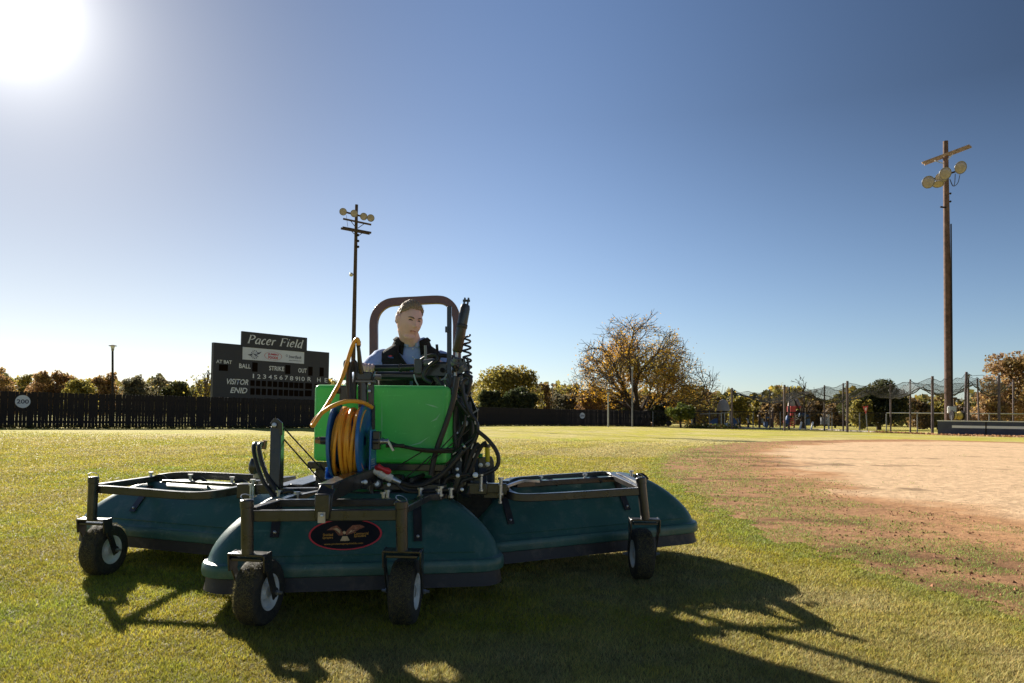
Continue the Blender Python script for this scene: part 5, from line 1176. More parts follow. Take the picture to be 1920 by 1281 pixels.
ex = MB(); ex.cyl(rc+RA*0.121, rc+RA*0.155, 0.030, 12); ex.box(rc+RA*0.142+ZU*0.006-RB*0.0, (0.04, 0.05, 0.10), (RA, RB, ZU)); ex.build('swivel', M['black'], reel, bevel=0.003); MB().cyl(rc-RA*0.10, rc-RA*0.165, 0.022, 10).build('hub_stub', M['black'], reel)
ex = MB(); ex.lathe([(0.018, 0.162), (0.018, 0.175), (0.014, 0.176), (0.014, 0.195), (0.017, 0.196), (0.017, 0.205)], rc, RA, 14); ex.bar(rc+RA*0.20+ZU*.008, rc+RA*0.235-ZU*0.050, 0.012, 0.024, RB); ex.build('crank_elbow', M['zinc'], reel)
MB().lathe([(0.016, -0.162), (0.021, -0.166), (0.021, -0.178), (0.018, -0.18), (0.018, -0.196)], rc, RA, 6).build('end_fitting', M['brass'], reel)
MB().bar(at(627, 895.5, 3.82), at(668, 894, 3.80), 0.02, 0.012).build('roller', M['zinc'], reel)
# orange hose loop thrown over the reel and up the post
hp = [(697, 764, 3.93), (680, 755, 3.83), (652, 752.5, 3.76), (625, 761, 3.74), (603, 775, 3.74), (590, 788, 3.74), (585.5, 797, 3.73), (588, 797.5, 3.715), (597, 783, 3.72), (613, 760, 3.78), (627, 736, 3.86), (638, 716, 3.92), (646, 697, 3.96), (654, 670, 3.98), (661, 649, 3.98), (667, 637.5, 3.98), (671, 637, 3.98), (673.5, 648, 3.98)]
MB().tube([at(*p) for p in hp], 0.0112, 10, False, 6).build('hose_tail', M['orange'], reel)

# ---- tank
TL, TR = at(588.5, 724, 4.17), at(839, 720.5, 4.10); TU = Vector((TR.x-TL.x, TR.y-TL.y, 0)); TW = TU.length; TU.normalize(); TV = ZU.cross(TU).normalized()
zt, zbm = (TL.z+TR.z)/2, at(700, 867.5, 4.13).z; TF = Vector((TL.x, TL.y, 0))
b = MB()
def tbox(b, u0, u1, v0, v1, z0, z1): b.box(TF+TU*((u0+u1)/2)+TV*((v0+v1)/2)+ZU*((z0+z1)/2), (u1-u0, v1-v0, z1-z0), (TU, TV, ZU))
tbox(b, 0, TW, 0, 0.50, zbm, zt); tank = b.build('tank', M['tank'], mc); bv = tank.modifiers.new('edge', 'BEVEL'); bv.width = 0.028; bv.segments = 5
M['scuff'] = mat('pale scuffed plastic', (0.38, 0.72, 0.42), 0.5)
for k, pts in enumerate(([(796, 757), (812, 760), (823, 765), (812, 763)], [(806, 792), (818, 784), (826, 774), (819, 787)], [(760, 838), (786, 830), (806, 818), (788, 832)], [(716, 748), (717, 790), (716, 826), (715, 790)])):
    P_ = [onplane(x, y, Vector((TF.x, TF.y, 1))+TV*(-0.0015), TV) for x, y in pts]; MB().add(P_, [(0, 1, 2, 3)]).build('scuff', M['scuff'], tank, smooth=False)
b = MB(); tbox(b, 0.44, 0.72, 0.06, 0.44, zbm-0.09, zbm+0.01); o = b.build('sump', M['tank'], tank); bv = o.modifiers.new('edge', 'BEVEL'); bv.width = 0.02; bv.segments = 3
MB().lathe([(0.09, 0), (0.095, 0.012), (0.09, 0.04), (0.07, 0.05)], TF+TU*0.2+TV*0.30+ZU*(zt+.001), ZU, 24).build('tank_lid', M['black'], tank)
b = MB(); tbox(b, -0.02, TW+0.0, -0.025, 0.02, zbm-0.042, zbm-0.002); tbox(b, 0.02, 0.08, 0.0, 0.06, 0.55, zbm-0.043); tbox(b, 0.70, 0.75, 0.0, 0.05, 0.55, zbm-0.043); tbox(b, -0.02, TW, 0.45, 0.5, zbm-0.042, zbm-0.002)
b.build('tank_frame', M['black'], mc, bevel=0.004, smooth=False)

# ---- tractor behind the tank
def mbx(px0, px1, Y0, Y1, z0, z1, name, m, bev=0.03):
    x0, x1 = (px0-CX)/FPX*Y0, (px1-CX)/FPX*Y0; return MB().box(((x0+x1)/2, (Y0+Y1)/2, (z0+z1)/2), (x1-x0, Y1-Y0, z1-z0)).build(name, M[m], mc, bevel=bev)
tb = mbx(655, 880, 4.75, 6.1, 0.34, 0.74, 'tractor_body', 'black'); mbx(690, 850, 5.0, 5.5, 0.742, 0.84, 'seat', 'seat', 0.04)
MB().box((-0.72, 5.47, 1.02), (0.44, 0.10, 0.44)).build('seat_back', M['seat'], mc, bevel=0.04)
def big_wheel(x, y, r_, w_, name='drive_wheel'):
    o = MB(); o.lathe([(r_*0.55, -w_*0.45), (r_*0.8, -w_*0.5), (r_*0.95, -w_*0.45), (r_, -w_*0.3), (r_, w_*0.3), (r_*0.95, w_*0.45), (r_*0.8, w_*0.5), (r_*0.55, w_*0.45)], (x, y, r_), (1, 0, 0), 36, False)
    o = o.build(name, M['tyre'], mc); MB().lathe([(r_*0.56, -w_*0.4), (r_*0.3, -w_*0.2), (0.02, -w_*0.2), (0.02, w_*0.2), (r_*0.3, w_*0.2), (r_*0.56, w_*0.4)], (x, y, r_), (1, 0, 0), 24).build('rim', M['rim'], o)
big_wheel(-0.235, 5.0, 0.355, 0.24); big_wheel(-1.16, 5.06, 0.355, 0.24); big_wheel(-0.35, 6.15, 0.25, 0.18, 'rear_wheel'); big_wheel(-1.05, 6.2, 0.25, 0.18, 'rear_wheel')
rp = [(701, 800), (701, 720), (701, 650), (701, 625), (701, 608), (703.5, 594), (711, 580.5), (724, 570.5), (740, 566.5), (780, 564.3), (820, 562.5), (837, 566), (849, 577), (855, 592), (857, 608), (857, 625), (857, 650), (857, 720), (857, 800)]
MB().rail([at(x, y, 5.6) for x, y in rp], 0.062, 0.055, (0, 1, 0), 4).build('rollover_bar', M['rops'], mc, bevel=0.004)
# ---- steering wheel, dash and levers
sc_ = at(824, 690, 4.72); ax = Vector((-0.1, 0.45, 0.9)).normalized(); a = Vector((1, 0, 0)); a = (a-ax*a.dot(ax)).normalized(); bb = ax.cross(a)
sw = MB(); sw.tube([sc_+(a*math.cos(2*math.pi*k/36)+bb*math.sin(2*math.pi*k/36))*0.155 for k in range(36)], 0.014, 10, True)
for k in (0.5, 2.6, 4.7): sw.tube([sc_-ax*0.02, sc_+(a*math.cos(k)+bb*math.sin(k))*0.15], 0.012, 8)
sw.cyl(sc_-ax*0.35, sc_+ax*0.01, 0.03, 12); sw.build('steering_wheel', M['rubber'], mc)
MB().box(at(817, 694, 4.58), (0.17, 0.10, 0.10)).build('control_box', M['black'], mc, bevel=0.012); MB().box(at(785, 687.5, 4.50), (0.052, 0.06, 0.095)).build('clamp_block', M['black'], mc, bevel=0.005)
MB().cyl(at(703, 690.5, 4.50), at(748, 690, 4.50), 0.0225, 16).build('lever_tube', M['black'], mc); MB().cyl(at(751, 689.5, 4.50), at(778, 688.5, 4.50), 0.020, 16).build('lever_tube', M['black'], mc)
MB().lathe([(0.026, 0), (0.026, 0.014)], at(749.5, 690, 4.50), (1, 0, 0), 12).build('lever_collar', M['black'], mc)
for x0, y0, x1, y1, Y, m in ((798, 674, 797.5, 648, 4.45, 'grey_metal'), (820, 672, 819, 646, 4.5, 'dark_metal')): MB().tube([at(x0, y0, Y), at((x0+x1)/2+.4, (y0+y1)/2, Y), at(x1, y1, Y)], [0.008, 0.009, 0.0085], 8).build('control_lever', M[m], mc)
MB().rail(px_tube([(776, 702), (779, 713), (784, 723)], 4.45), 0.012, 0.008).build('cable_bracket', M['pale_metal'], mc)
MB().box(at(766, 706, 4.62), (0.42, 0.12, 0.055)).build('dash_shelf', M['black'], mc, bevel=0.02)
bolt(829, 694, 4.5, 0.014, 'dark_metal'); MB().lathe([(0.022, 0), (0.026, 0.06), (0.02, 0.07)], at(795, 681, 4.5), (1, 0, .1), 12).build('fitting', M['grey_metal'], mc); MB().lathe([(0.022, 0), (0.024, 0.05)], at(838, 682, 4.5), (1, 0, .1), 12).build('fitting', M['brass'], mc)
# ---- right mast, gas cylinder, manifold
MB().rail([at(842.5, 575, 4.45), at(842.5, 700, 4.45), at(844, 905, 4.40)], 0.028, 0.03, (0, 1, 0)).build('mast', M['black'], mc, bevel=0.003)
MB().box(at(838, 618, 4.43), (0.02, 0.03, 0.035)).build('mast_clip', M['black'], mc)
ct, cbm = at(873.5, 570, 4.40), at(857, 661, 4.40); cdv = dirv(cbm, ct); cl = (ct-cbm).length
cy = MB().lathe([(0.0, 0), (0.026, 0.0), (0.031, 0.01), (0.031, cl-0.03), (0.026, cl-0.008), (0.012, cl)], cbm, cdv, 24).build('gas_cylinder', M['black'], mc)
MB().lathe([(0.0325, cl*0.5), (0.0345, cl*0.5+0.003), (0.0345, cl*0.5+0.022), (0.0325, cl*0.5+0.025)], cbm, cdv, 24, False).build('band', M['rubber'], cy)
e = MB(); 
for s in (-1, 1): e.box(ct+cdv*0.012+Vector((s*0.011, 0, 0)), (0.010, 0.03, 0.05), (cdv.cross(Vector((0, 1, 0))).normalized(), Vector((0, 1, 0)), cdv))
e.cyl(ct+cdv*0.02-Vector((.022, 0, 0)), ct+cdv*0.02+Vector((.022, 0, 0)), 0.008, 8); e.build('clevis', M['black'], cy)
MB().cyl(cbm, at(853.5, 705, 4.40), 0.010, 10).build('rod', M['zinc'], cy)
coil = MB(); c0, c1 = at(874, 628, 4.42), at(877, 700, 4.42); n = 150; coil.tube([c0.lerp(c1, i/n)+Vector((math.cos(i/n*6.283*6)*0.024, math.sin(i/n*6.283*6)*0.024, 0)) for i in range(n+1)], 0.0065, 7); coil.build('coiled_hose', M['rubber'], mc)
for i, (x, y, Y, s) in enumerate(((853, 690, 4.36, .02), (853, 678, 4.36, .025), (867, 690, 4.36, .022), (874, 703, 4.36, .022), (866, 709, 4.36, .018), (879, 712, 4.36, .028), (862, 729, 4.34, .02), (872, 745, 4.34, .022), (858, 745, 4.34, .016), (877, 735, 4.36, .025))):
    MB().lathe([(s*0.8, -s), (s, -s*0.8), (s, 0), (s*0.7, 0.1*s), (s*0.7, s)], at(x, y, Y), (0.3 if i % 2 else -.4, -0.5, 0.8), 8).build('fitting', M['grey_metal' if i % 3 else 'black'], mc)
MB().bar(at(866, 672, 4.38), at(861, 700, 4.38), 0.02, 0.03, (0, 1, 0)).build('link_plate', M['black'], mc); MB().bar(at(868, 672, 4.38), at(879, 704, 4.38), 0.02, 0.03, (0, 1, 0)).build('link_plate', M['black'], mc)
MB().prism([at(848, 700, 4.45), at(880, 700, 4.45), at(884, 745, 4.42), at(896, 772, 4.40), at(893, 850, 4.40), at(880, 905, 4.40), at(846, 905, 4.40)], (0, 0.04, 0)).build('side_plate', M['black'], mc, bevel=0.004, smooth=False)
bolt(872, 794, 4.37, 0.019); bolt(857, 812, 4.37, 0.008)
MB().prism([at(896, 858, 4.36), at(922, 856, 4.36), at(926, 866, 4.36), at(927, 882, 4.36), at(920, 888, 4.36), at(897, 889, 4.36)], (0, 0.03, 0)).build('coupler_plate', M['black'], mc, bevel=0.004, smooth=False)
for x, y in ((901, 872.5), (914.5, 871)): MB().lathe([(0.014, 0), (0.014, .006), (0.006, .007), (0.006, 0.010)], at(x, y, 4.355), (0, -1, 0), 16).build('washer_bolt', M['zinc'], mc)
MB().lathe([(0.015, 0), (0.017, 0.01), (0.014, 0.09), (0.015, 0.095)], at(914.5, 866, 4.37), (-.04, 0, 1), 12).build('coupler_plug', M['yellow'], mc); MB().lathe([(0.021, 0.0), (0.021, 0.02)], at(913.5, 839, 4.37), (0, 0, 1), 12).build('plug_cap', M['black'], mc)
MB().lathe([(0.014, 0), (0.014, 0.05)], at(901, 866, 4.38), (0, 0, 1), 12).build('coupler_plug', M['lime'], mc)
# ---- hoses
def H(pts, Y, r, m='rubber', name='hydraulic_hose', n=9): return MB().tube(px_tube(pts, Y), r, n, False, 6).build(name, M[m], mc)
def c2(pts): return [(790+p[0]/4.93, 640+p[1]/4.93)+tuple(p[2:]) for p in pts]
H(c2([(130, 330), (200, 425), (300, 530), (400, 650), (475, 710), (508, 790), (490, 880), (405, 955), (300, 1045), (200, 1125), (80, 1205), (-60, 1270, 4.05)]), 4.26, 0.0125)
H(c2([(222, 360), (260, 440), (330, 540), (425, 665), (500, 740), (520, 810), (500, 900), (430, 985), (300, 1085), (150, 1185), (20, 1262), (-90, 1285, 4.0)]), 4.22, 0.0125)
H(c2([(425, 340), (385, 375), (382, 440), (400, 530), (440, 640), (500, 725)]), 4.2, 0.0115)
H(c2([(518, 830), (610, 905), (685, 1000), (714, 1090), (690, 1170), (615, 1215), (500, 1255), (385, 1290), (370, 1330)]), 4.2, 0.0125)
H(c2([(330, 330), (290, 560), (222, 780), (155, 960), (110, 1120), (90, 1240)]), 4.08, 0.016)
H(c2([(604, 935), (560, 965), (512, 1050), (460, 1180), (400, 1320), (370, 1420)]), 4.24, 0.0135); H(c2([(538, 945), (480, 1010), (425, 1150), (370, 1290), (330, 1400)]), 4.22, 0.0135)
H(c2([(95, 385), (35, 350), (22, 300), (60, 240), (150, 172)]), 4.42, 0.013); H(c2([(150, 172), (130, 130), (60, 135), (0, 170)]), 4.46, 0.009); H(c2([(240, 300), (215, 340), (180, 360)]), 4.4, 0.005, 'pale_metal')
H(c2([(250, 300), (275, 380), (250, 470), (290, 560), (330, 700), (300, 900), (320, 1100)]), 4.34, 0.012); H(c2([(360, 520), (390, 610), (400, 760), (350, 900), (330, 1000)]), 4.32, 0.010)
H(c2([(400, 300), (455, 340), (440, 440), (420, 500)]), 4.34, 0.012); H(c2([(420, 150), (440, 240), (430, 300)]), 4.38, 0.008); H(c2([(320, 560), (300, 760), (310, 980), (260, 1180), (200, 1300)]), 4.3, 0.013)
H(c2([(440, 560), (470, 820), (420, 1010), (390, 1200)]), 4.34, 0.014); H(c2([(120, 330), (170, 400), (260, 470), (310, 560)]), 4.3, 0.010)
H([(722, 828), (745, 836), (775, 841), (815, 844), (850, 842)], 4.02, 0.0085); H([(716, 823), (740, 834), (760, 838), (800, 846), (848, 847)], 4.05, 0.010); H([(724, 836), (744, 836), (758, 836)], 3.97, 0.0105)
H([(737, 896), (752, 905), (772, 911), (795, 908), (825, 892), (850, 868), (868, 845)], 4.02, 0.0145); H([(735, 898), (760, 920), (800, 922), (840, 918)], 4.0, 0.010)
H([(848, 930), (832, 915), (836, 900), (850, 893), (880, 890)], 4.1, 0.011); H([(700, 905), (696, 920), (702, 935)], 3.97, 0.013); H([(760, 915), (790, 925), (810, 918)], 4.05, 0.008)
for a, b_ in (((734, 882), (795, 845)), ((757, 900), (808, 855)), ((800, 870), (870, 795)), ((815, 860), (880, 805))): MB().tube([at(a[0], a[1], 4.05), at(b_[0], b_[1], 4.08)], 0.0035, 6).build('cable', M['rubber'], mc)
for x, y in ((871, 837), (854, 746)): MB().lathe([(0.021, -.006), (0.021, .006)], at(x, y, 4.22), (0.7, 0, 0.7), 10).build('hose_clip', M['zinc'], mc)
for x, y, dxx, dy in ((849, 852, 6, -4), (836, 867, 4, -3), (887.5, 832, -4, 10), (891, 850, -4, 8), (863, 857, 2, 8), (890.5, 790, 1, 6)): MB().bar(at(x, y, 4.20), at(x+dxx, y+dy, 4.20), 0.006, 0.010, (0, -1, 0)).build('hose_label', M['cream'], mc, smooth=False)
MB().bar(at(877, 782, 4.2), at(898, 767, 4.2), 0.004, 0.008).build('zip_tie', M['grey_metal'], mc, smooth=False)
# ---- left mast with cables, nozzle hoses
MB().rail([at(518, 918, 4.02), at(520.5, 800, 4.05)], 0.062, 0.055, (0.1, 1, 0)).build('lift_mast', M['black'], mc, bevel=0.005)
b = MB(); b.prism([at(507, 794, 4.00), at(513, 785, 4.00), at(520, 785.5, 4.00), at(529, 793, 4.00), at(529, 816, 4.00), at(524, 816, 4.00), at(523, 803, 4.00), at(510, 802, 4.00)], (0, 0.012, 0)); b.build('mast_head', M['black'], mc, bevel=0.002, smooth=False); b = MB(); b.prism([at(511, 792, 4.08), at(529, 792, 4.08), at(531, 812, 4.08), at(515, 806, 4.08)], (0, 0.012, 0)); b.build('mast_head', M['black'], mc, bevel=0.002, smooth=False)
bolt(514.5, 797, 3.995, 0.013)
MB().tube([at(530, 800, 4.06), at(595, 871, 4.12), at(617, 893, 4.15)], 0.0045, 6).build('cable', M['rubber'], mc); MB().tube([at(529, 820, 4.06), at(560, 855, 4.1), at(606, 907, 4.15)], 0.0045, 6).build('cable', M['rubber'], mc)
H([(482, 832, 4.16), (477, 834, 4.1), (476.5, 845, 4.07), (480, 862, 4.05), (488, 888, 4.02), (500, 913, 4.0), (519, 937, 3.95)], 4.05, 0.0135); H([(494, 832, 4.14), (487, 834, 4.07), (486.5, 846, 4.04), (492, 868, 4.02), (503, 897, 4.0), (515, 915, 3.98), (523, 930, 3.95)], 4.0, 0.0135)
MB().lathe([(0.016, 0), (0.012, .05)], at(494, 842, 4.12), (0.2, 0, 1), 10).build('fitting', M['brass'], mc)
H([(484, 846), (486, 858), (487, 866)], 4.12, 0.005, 'yellow', 'tube'); H([(494, 848), (497, 856), (495, 862)], 4.14, 0.004, 'yellow', 'tube')
b = MB(); b.lathe([(0.02, 0), (0.032, .02), (0.034, .055), (0.02, .09)], at(477, 889, 4.12), (0, 0, 1), 14); b.build('nozzle_body', M['black'], mc); MB().lathe([(0.018, 0), (0.018, .025)], at(481, 896, 4.12), (0, 0, 1), 12).build('nozzle_cap', M['cream'], mc)
MB().cyl(at(596, 894, 4.6), at(607, 881, 4.6), 0.035, 14).build('filter_bowl', M['grey_metal'], mc)
H([(532, 924), (545, 921), (556, 927), (568, 931)], 3.9, 0.013)
# ---- left post group on the tank front
MB().cyl(at(680, 765, 4.06), at(680, 715, 4.06), 0.027, 16).build('gun_holder', M['black'], mc); MB().rail([at(696, 800, 4.08), at(696, 706, 4.08)], 0.034, 0.02, (0, 1, 0)).build('gun_post', M['black'], mc, bevel=0.003)
MB().rail([at(700.5, 890, 4.03), at(700.5, 760, 4.05)], 0.016, 0.016, (0, 1, 0)).build('gun_post', M['black'], mc)
for y in (720, 734): bolt(692.5, y, 4.06, 0.009)
MB().box(at(684, 706, 4.06), (0.085, 0.06, 0.05)).build('gun_bracket', M['black'], mc, bevel=0.006); MB().rail([at(668, 715.5, 4.05), at(704, 715.5, 4.05)], 0.05, 0.010).build('gun_bracket', M['grey_metal'], mc); MB().lathe([(0.014, 0), (0.014, .035)], at(703, 707, 4.03), (1, 0, 0), 8).build('fitting', M['grey_metal'], mc)
MB().box(at(676, 702, 4.05), (0.022, 0.03, 0.055)).build('trigger', M['grey_metal'], mc, bevel=0.004)
for dx_, Y in ((0, 4.02), (13, 4.06)): H([(650.5+dx_, 697), (648.5+dx_, 684), (650+dx_, 679), (653+dx_, 682), (655.5+dx_, 700), (656.5+dx_*0.6, 725), (657.5+dx_*0.5, 755)], Y, 0.0145)
H([(656, 681), (653, 700), (653.5, 730), (654.5, 752)], 4.0, 0.014)
MB().box(at(645, 738, 4.09), (0.045, 0.04, 0.09)).build('valve_body', M['black'], mc, bevel=0.006); MB().lathe([(0.018, 0), (0.018, .02)], at(638.5, 733, 4.07), (-1, 0, 0), 12).build('knob', M['black'], mc)
MB().lathe([(0.012, 0), (0.012, .045)], at(646, 713, 4.07), (0, 0, 1), 10).build('hose_band', M['lime'], mc); MB().lathe([(0.013, 0), (0.013, .008)], at(646, 698, 4.07), (0, 0, 1), 10).build('hose_band', M['yellow'], mc); MB().box(at(666, 707, 4.1), (0.012, 0.03, 0.06)).build('hose_band', M['lime'], mc)
MB().tube([at(671.5, 648, 3.99), at(673, 660, 4.0), at(674.5, 678, 4.01), at(677.5, 700, 4.03)], [0.010, 0.011, 0.013, 0.014], 10).build('spray_gun', M['black'], mc)
MB().lathe([(0.013, 0), (0.013, .03)], at(671.8, 650, 3.985), (0.05, 0, 1), 8).build('fitting', M['dark_metal'], mc)
# ---- white ball valve with red handle
v0, v1 = at(700.5, 881, 3.93), at(735, 898, 3.95); vd = dirv(v0, v1); vl = (v1-v0).length
vb = MB().lathe([(0.021, 0), (0.022, 0.004), (0.022, vl*0.28), (0.026, vl*0.32), (0.026, vl*0.62), (0.022, vl*0.66), (0.022, vl-.004), (0.020, vl)], v0, vd, 16).build('ball_valve', M['pvc'], mc)
hc = at(717, 881, 3.92); MB().tube([at(706, 877, 3.92), at(711, 876, 3.91), at(718, 879.5, 3.91), at(726, 883, 3.92), at(730.5, 885.5, 3.93)], [0.016, 0.019, 0.012, 0.019, 0.015], 10).build('valve_handle', M['red'], vb)
MB().cyl(at(717, 889, 3.94), hc, 0.011, 10).build('stem', M['pvc'], vb)
MB().lathe([(0.018, 0), (0.018, .03), (0.015, .05)], v1, vd, 12).build('hose_clamp', M['zinc'], vb)
# ================================================================== DRIVER
PO = Vector((-0.72, 5.13, 0.86))
driver = thing('person', 'man in black fleece vest and blue shirt driving the green sprayer', 'person', tuple(PO))
yw = R(8); pf = Vector((math.sin(yw), -math.cos(yw), 0)); plf = Vector((math.cos(yw), math.sin(yw), 0))   # forward, person's left
def T_(x, y, z): return PO+plf*x+pf*(y+0.10*z)+ZU*z               # x left, y forward, z up (torso leans forward a little)
PROF = [(-0.06, .185, .13), (0.0, .195, .14), (.12, .19, .15), (.25, .195, .15), (.36, .205, .145), (.45, .215, .135), (.53, .215, .122), (.575, .195, .108), (.61, .15, .092), (.64, .10, .078), (.68, .075, .072)]
def torso_ring(z):
    z_ = max(PROF[0][0], min(PROF[-1][0], z))
    for (z0, a0, b0), (z1, a1, b1) in zip(PROF, PROF[1:]):
        if z_ <= z1: t = (z_-z0)/(z1-z0); return a0+(a1-a0)*t, b0+(b1-b0)*t
    return PROF[-1][1:]
def torso_pt(z, ang, k=1.0, off=0.0):
    """ang 0 = straight ahead, positive towards the person's left"""
    a, b = torso_ring(z); e = 0.82; s, c = math.sin(ang), math.cos(ang)
    x = math.copysign(abs(s)**e, s)*(a*k+off); y = math.copysign(abs(c)**e, c)*(b*k+off); return T_(x, y, z)
def torso_mesh(mb, z0, z1, nz, na, k=1.0, off=0.0, amin=-math.pi, amax=math.pi, jit=0.0):
    full = amax-amin > 6.2; vs = []
    for i in range(nz+1):
        z = z0+(z1-z0)*i/nz
        for j in range(na if full else na+1):
            a = amin+(amax-amin)*j/na; p = torso_pt(z, a, k, off)
            if jit: p = p+(p-T_(0, 0, z)).normalized()*jit*mnoise.noise(p*14)
            vs.append(p)
    w = na if full else na+1
    fs = [(i*w+j, i*w+(j+1) % w, (i+1)*w+(j+1) % w, (i+1)*w+j) for i in range(nz) for j in range(na)]
    if full: fs += [tuple(range(w-1, -1, -1)), tuple(nz*w+j for j in range(w))]
    mb.add(vs, fs)
# head: shaped from a sphere
hc_ = at(768, 601, 4.90); hy, hp_, hr = R(34), R(15), R(4)
hf = Vector((math.sin(hy)*math.cos(hp_), -math.cos(hy)*math.cos(hp_), -math.sin(hp_))); hl = Vector((math.cos(hy), math.sin(hy), 0)); hu = hf.cross(hl).normalized()
hl, hu = hl*math.cos(hr)-hu*math.sin(hr), hu*math.cos(hr)+hl*math.sin(hr)
def HW(x, y, z): return hc_+hl*x+hf*y+hu*z
def g2(x, z, x0, z0, sx, sz): return math.exp(-((x-x0)/sx)**2-((z-z0)/sz)**2)
def head_local(d):
    a, b, c = d; x, y, z = 0.0815*a, 0.099*b, 0.128*c
    low = max(0, -c)
    x *= 1-0.12*low**1.8; y *= (0.95 if b > 0 else 1.0); x *= 1+0.05*math.exp(-((c+0.35)/0.3)**2)
    if b < 0: y *= 1-0.28*low
    if b > 0.1:
        f = min(1, (b-0.1)/0.4); ax = abs(x)
        y += f*(0.022*g2(x, z, 0, -0.022, 0.013, 0.013)+0.013*g2(x, z, 0, 0.0, 0.009, 0.026)+0.005*g2(ax, z, 0.013, -0.026, 0.008, 0.009))
        y += f*(-0.014*g2(ax, z, 0.030, 0.012, 0.017, 0.012)+0.006*g2(ax, z, 0.030, 0.033, 0.020, 0.009)+0.004*g2(ax, z, 0.042, -0.022, 0.02, 0.02))
        y += f*(0.0055*g2(x, z, 0, -0.053, 0.024, 0.006)+0.006*g2(x, z, 0, -0.067, 0.020, 0.007)-0.005*g2(x, z, 0, -0.060, 0.026, 0.003)-0.004*g2(x, z, 0, -0.080, 0.025, 0.008)+0.010*g2(x, z, 0, -0.104, 0.026, 0.016))
        y += f*0.004*g2(ax, z, 0.030, 0.012, 0.011, 0.006)
    return x, y, z
bmh = bmesh.new(); bmesh.ops.create_icosphere(bmh, subdivisions=6, radius=1.0)
HD = [tuple(v.co.normalized()) for v in bmh.verts]; HF = [tuple(v.index for v in f.verts) for f in bmh.faces]; bmh.free()
HL = [head_local(d) for d in HD]
body = MB(); body.add([HW(*p) for p in HL], HF)
for s in (-1, 1):
    body.ball(HW(s*0.088, -0.004, 0.0), (0.011, 0.021, 0.033), 14, 10, ((hl*0.9+hf*(-0.35*s)*0.3*s).normalized(), hf, hu))
    body.ball(HW(s*0.094, -0.012, 0.006), (0.007, 0.014, 0.027), 12, 8, (hl, hf, hu))
nb = T_(0, 0.0, 0.63); body.tube([T_(0, -0.01, 0.52), nb, HW(0, -0.012, -0.06), HW(0, -0.01, -0.01)], [0.105, 0.074, 0.067, 0.058], 18); body.ball(HW(0, 0.045, -0.105), (0.040, 0.034, 0.022), 14, 10, (hl, hf, hu))
torso_mesh(body, -0.06, 0.66, 22, 32, 0.93)
# arms and hands
def arm(sh_, el, wr, r0, r1, r2): body.tube([sh_, sh_.lerp(el, .5), el, el.lerp(wr, .45), wr], [r0, (r0+r1)/2, r1, (r1+r2)/2*1.05, r2], 14); body.ball(sh_, r0*1.02, 12, 8); body.ball(el, r1, 12, 8)
Rs, Re, Rw = T_(-0.200, 0.0, 0.535), Vector((-1.045, 4.90, 1.235)), at(694, 691, 4.68)
Ls, Le, Lw = T_(0.200, 0.0, 0.535), Vector((-0.37, 4.93, 1.20)), at(822, 683, 4.76)
arm(Rs, Re, Rw, 0.055, 0.042, 0.030); arm(Ls, Le, Lw, 0.055, 0.042, 0.030)
def hand(wr, fwd, side, dn, thumb_side):
    """palm, four bent fingers over the grip and a thumb from the side"""
    fwd = fwd.normalized(); side = (side-fwd*side.dot(fwd)).normalized(); dn = dn.normalized(); pc = wr+fwd*0.05
    body.tube([wr-fwd*0.02, wr+fwd*0.012], [0.029, 0.030], 12)
    body.ball(pc, (0.048, 0.043, 0.017), 14, 10, (fwd, side, fwd.cross(side)))
    for k, (o, l) in enumerate(((-0.031, 0.062), (-0.0105, 0.074), (0.0105, 0.070), (0.031, 0.054))):
        b0 = pc+fwd*0.030+side*o; k1 = pc+fwd*0.058+side*o*1.05-dn*0.006; k2 = k1+fwd*l*0.32+dn*l*0.22; k3 = k2+dn*l*0.42-fwd*l*0.10
        body.tube([b0, k1, k2, k3], [0.0105, 0.0105, 0.0095, 0.0082], 9); body.ball(k3, 0.0084, 8, 6); body.ball(k1, 0.0108, 8, 6)
    t0 = wr+fwd*0.022+side*0.026*thumb_side; t1 = t0+side*0.032*thumb_side+fwd*0.025; t2 = t1+fwd*0.032+dn*0.006
    body.tube([t0, t1, t2], [0.014, 0.012, 0.0095], 9); body.ball(t2, 0.0097, 8, 6)
hand(Rw, Vector((0.05, -1, 0.10)), Vector((1, 0.05, -0.1)), Vector((0, -0.25, -1)), 1)
hand(Lw, Vector((-0.45, -1, 0.0)), Vector((1, -0.3, 0)), Vector((0, -.3, -1)), -1)
# legs
for s in (-1, 1):
    hp, kn, an = T_(0.10*s, 0.0, 0.02), Vector((PO.x+0.13*s+0.0, 4.86, 0.86)), Vector((PO.x+0.14*s, 4.80, 0.47)); body.tube([hp, hp.lerp(kn, .5), kn, kn.lerp(an, .4), an], [0.085, 0.075, 0.06, 0.055, 0.042], 14); body.tube([an+ZU*0.02, an-ZU*0.05, an-ZU*0.06+Vector((0, -.02, 0))], [0.042, 0.045, 0.04], 10)
tmp = body.build('body_parts', M['skin'], None); rm = tmp.modifiers.new('merge', 'REMESH'); rm.mode = 'VOXEL'; rm.voxel_size = 0.0046
sm = tmp.modifiers.new('smooth', 'SMOOTH'); sm.factor = 0.4; sm.iterations = 2
dg = bpy.context.evaluated_depsgraph_get(); bme = bpy.data.meshes.new_from_object(tmp.evaluated_get(dg)); bpy.data.objects.remove(tmp)
bme.name = 'body'; bme.transform(Matrix.Translation(-PO)); bme.materials.clear()
link('body', bme, M['skin'], driver)
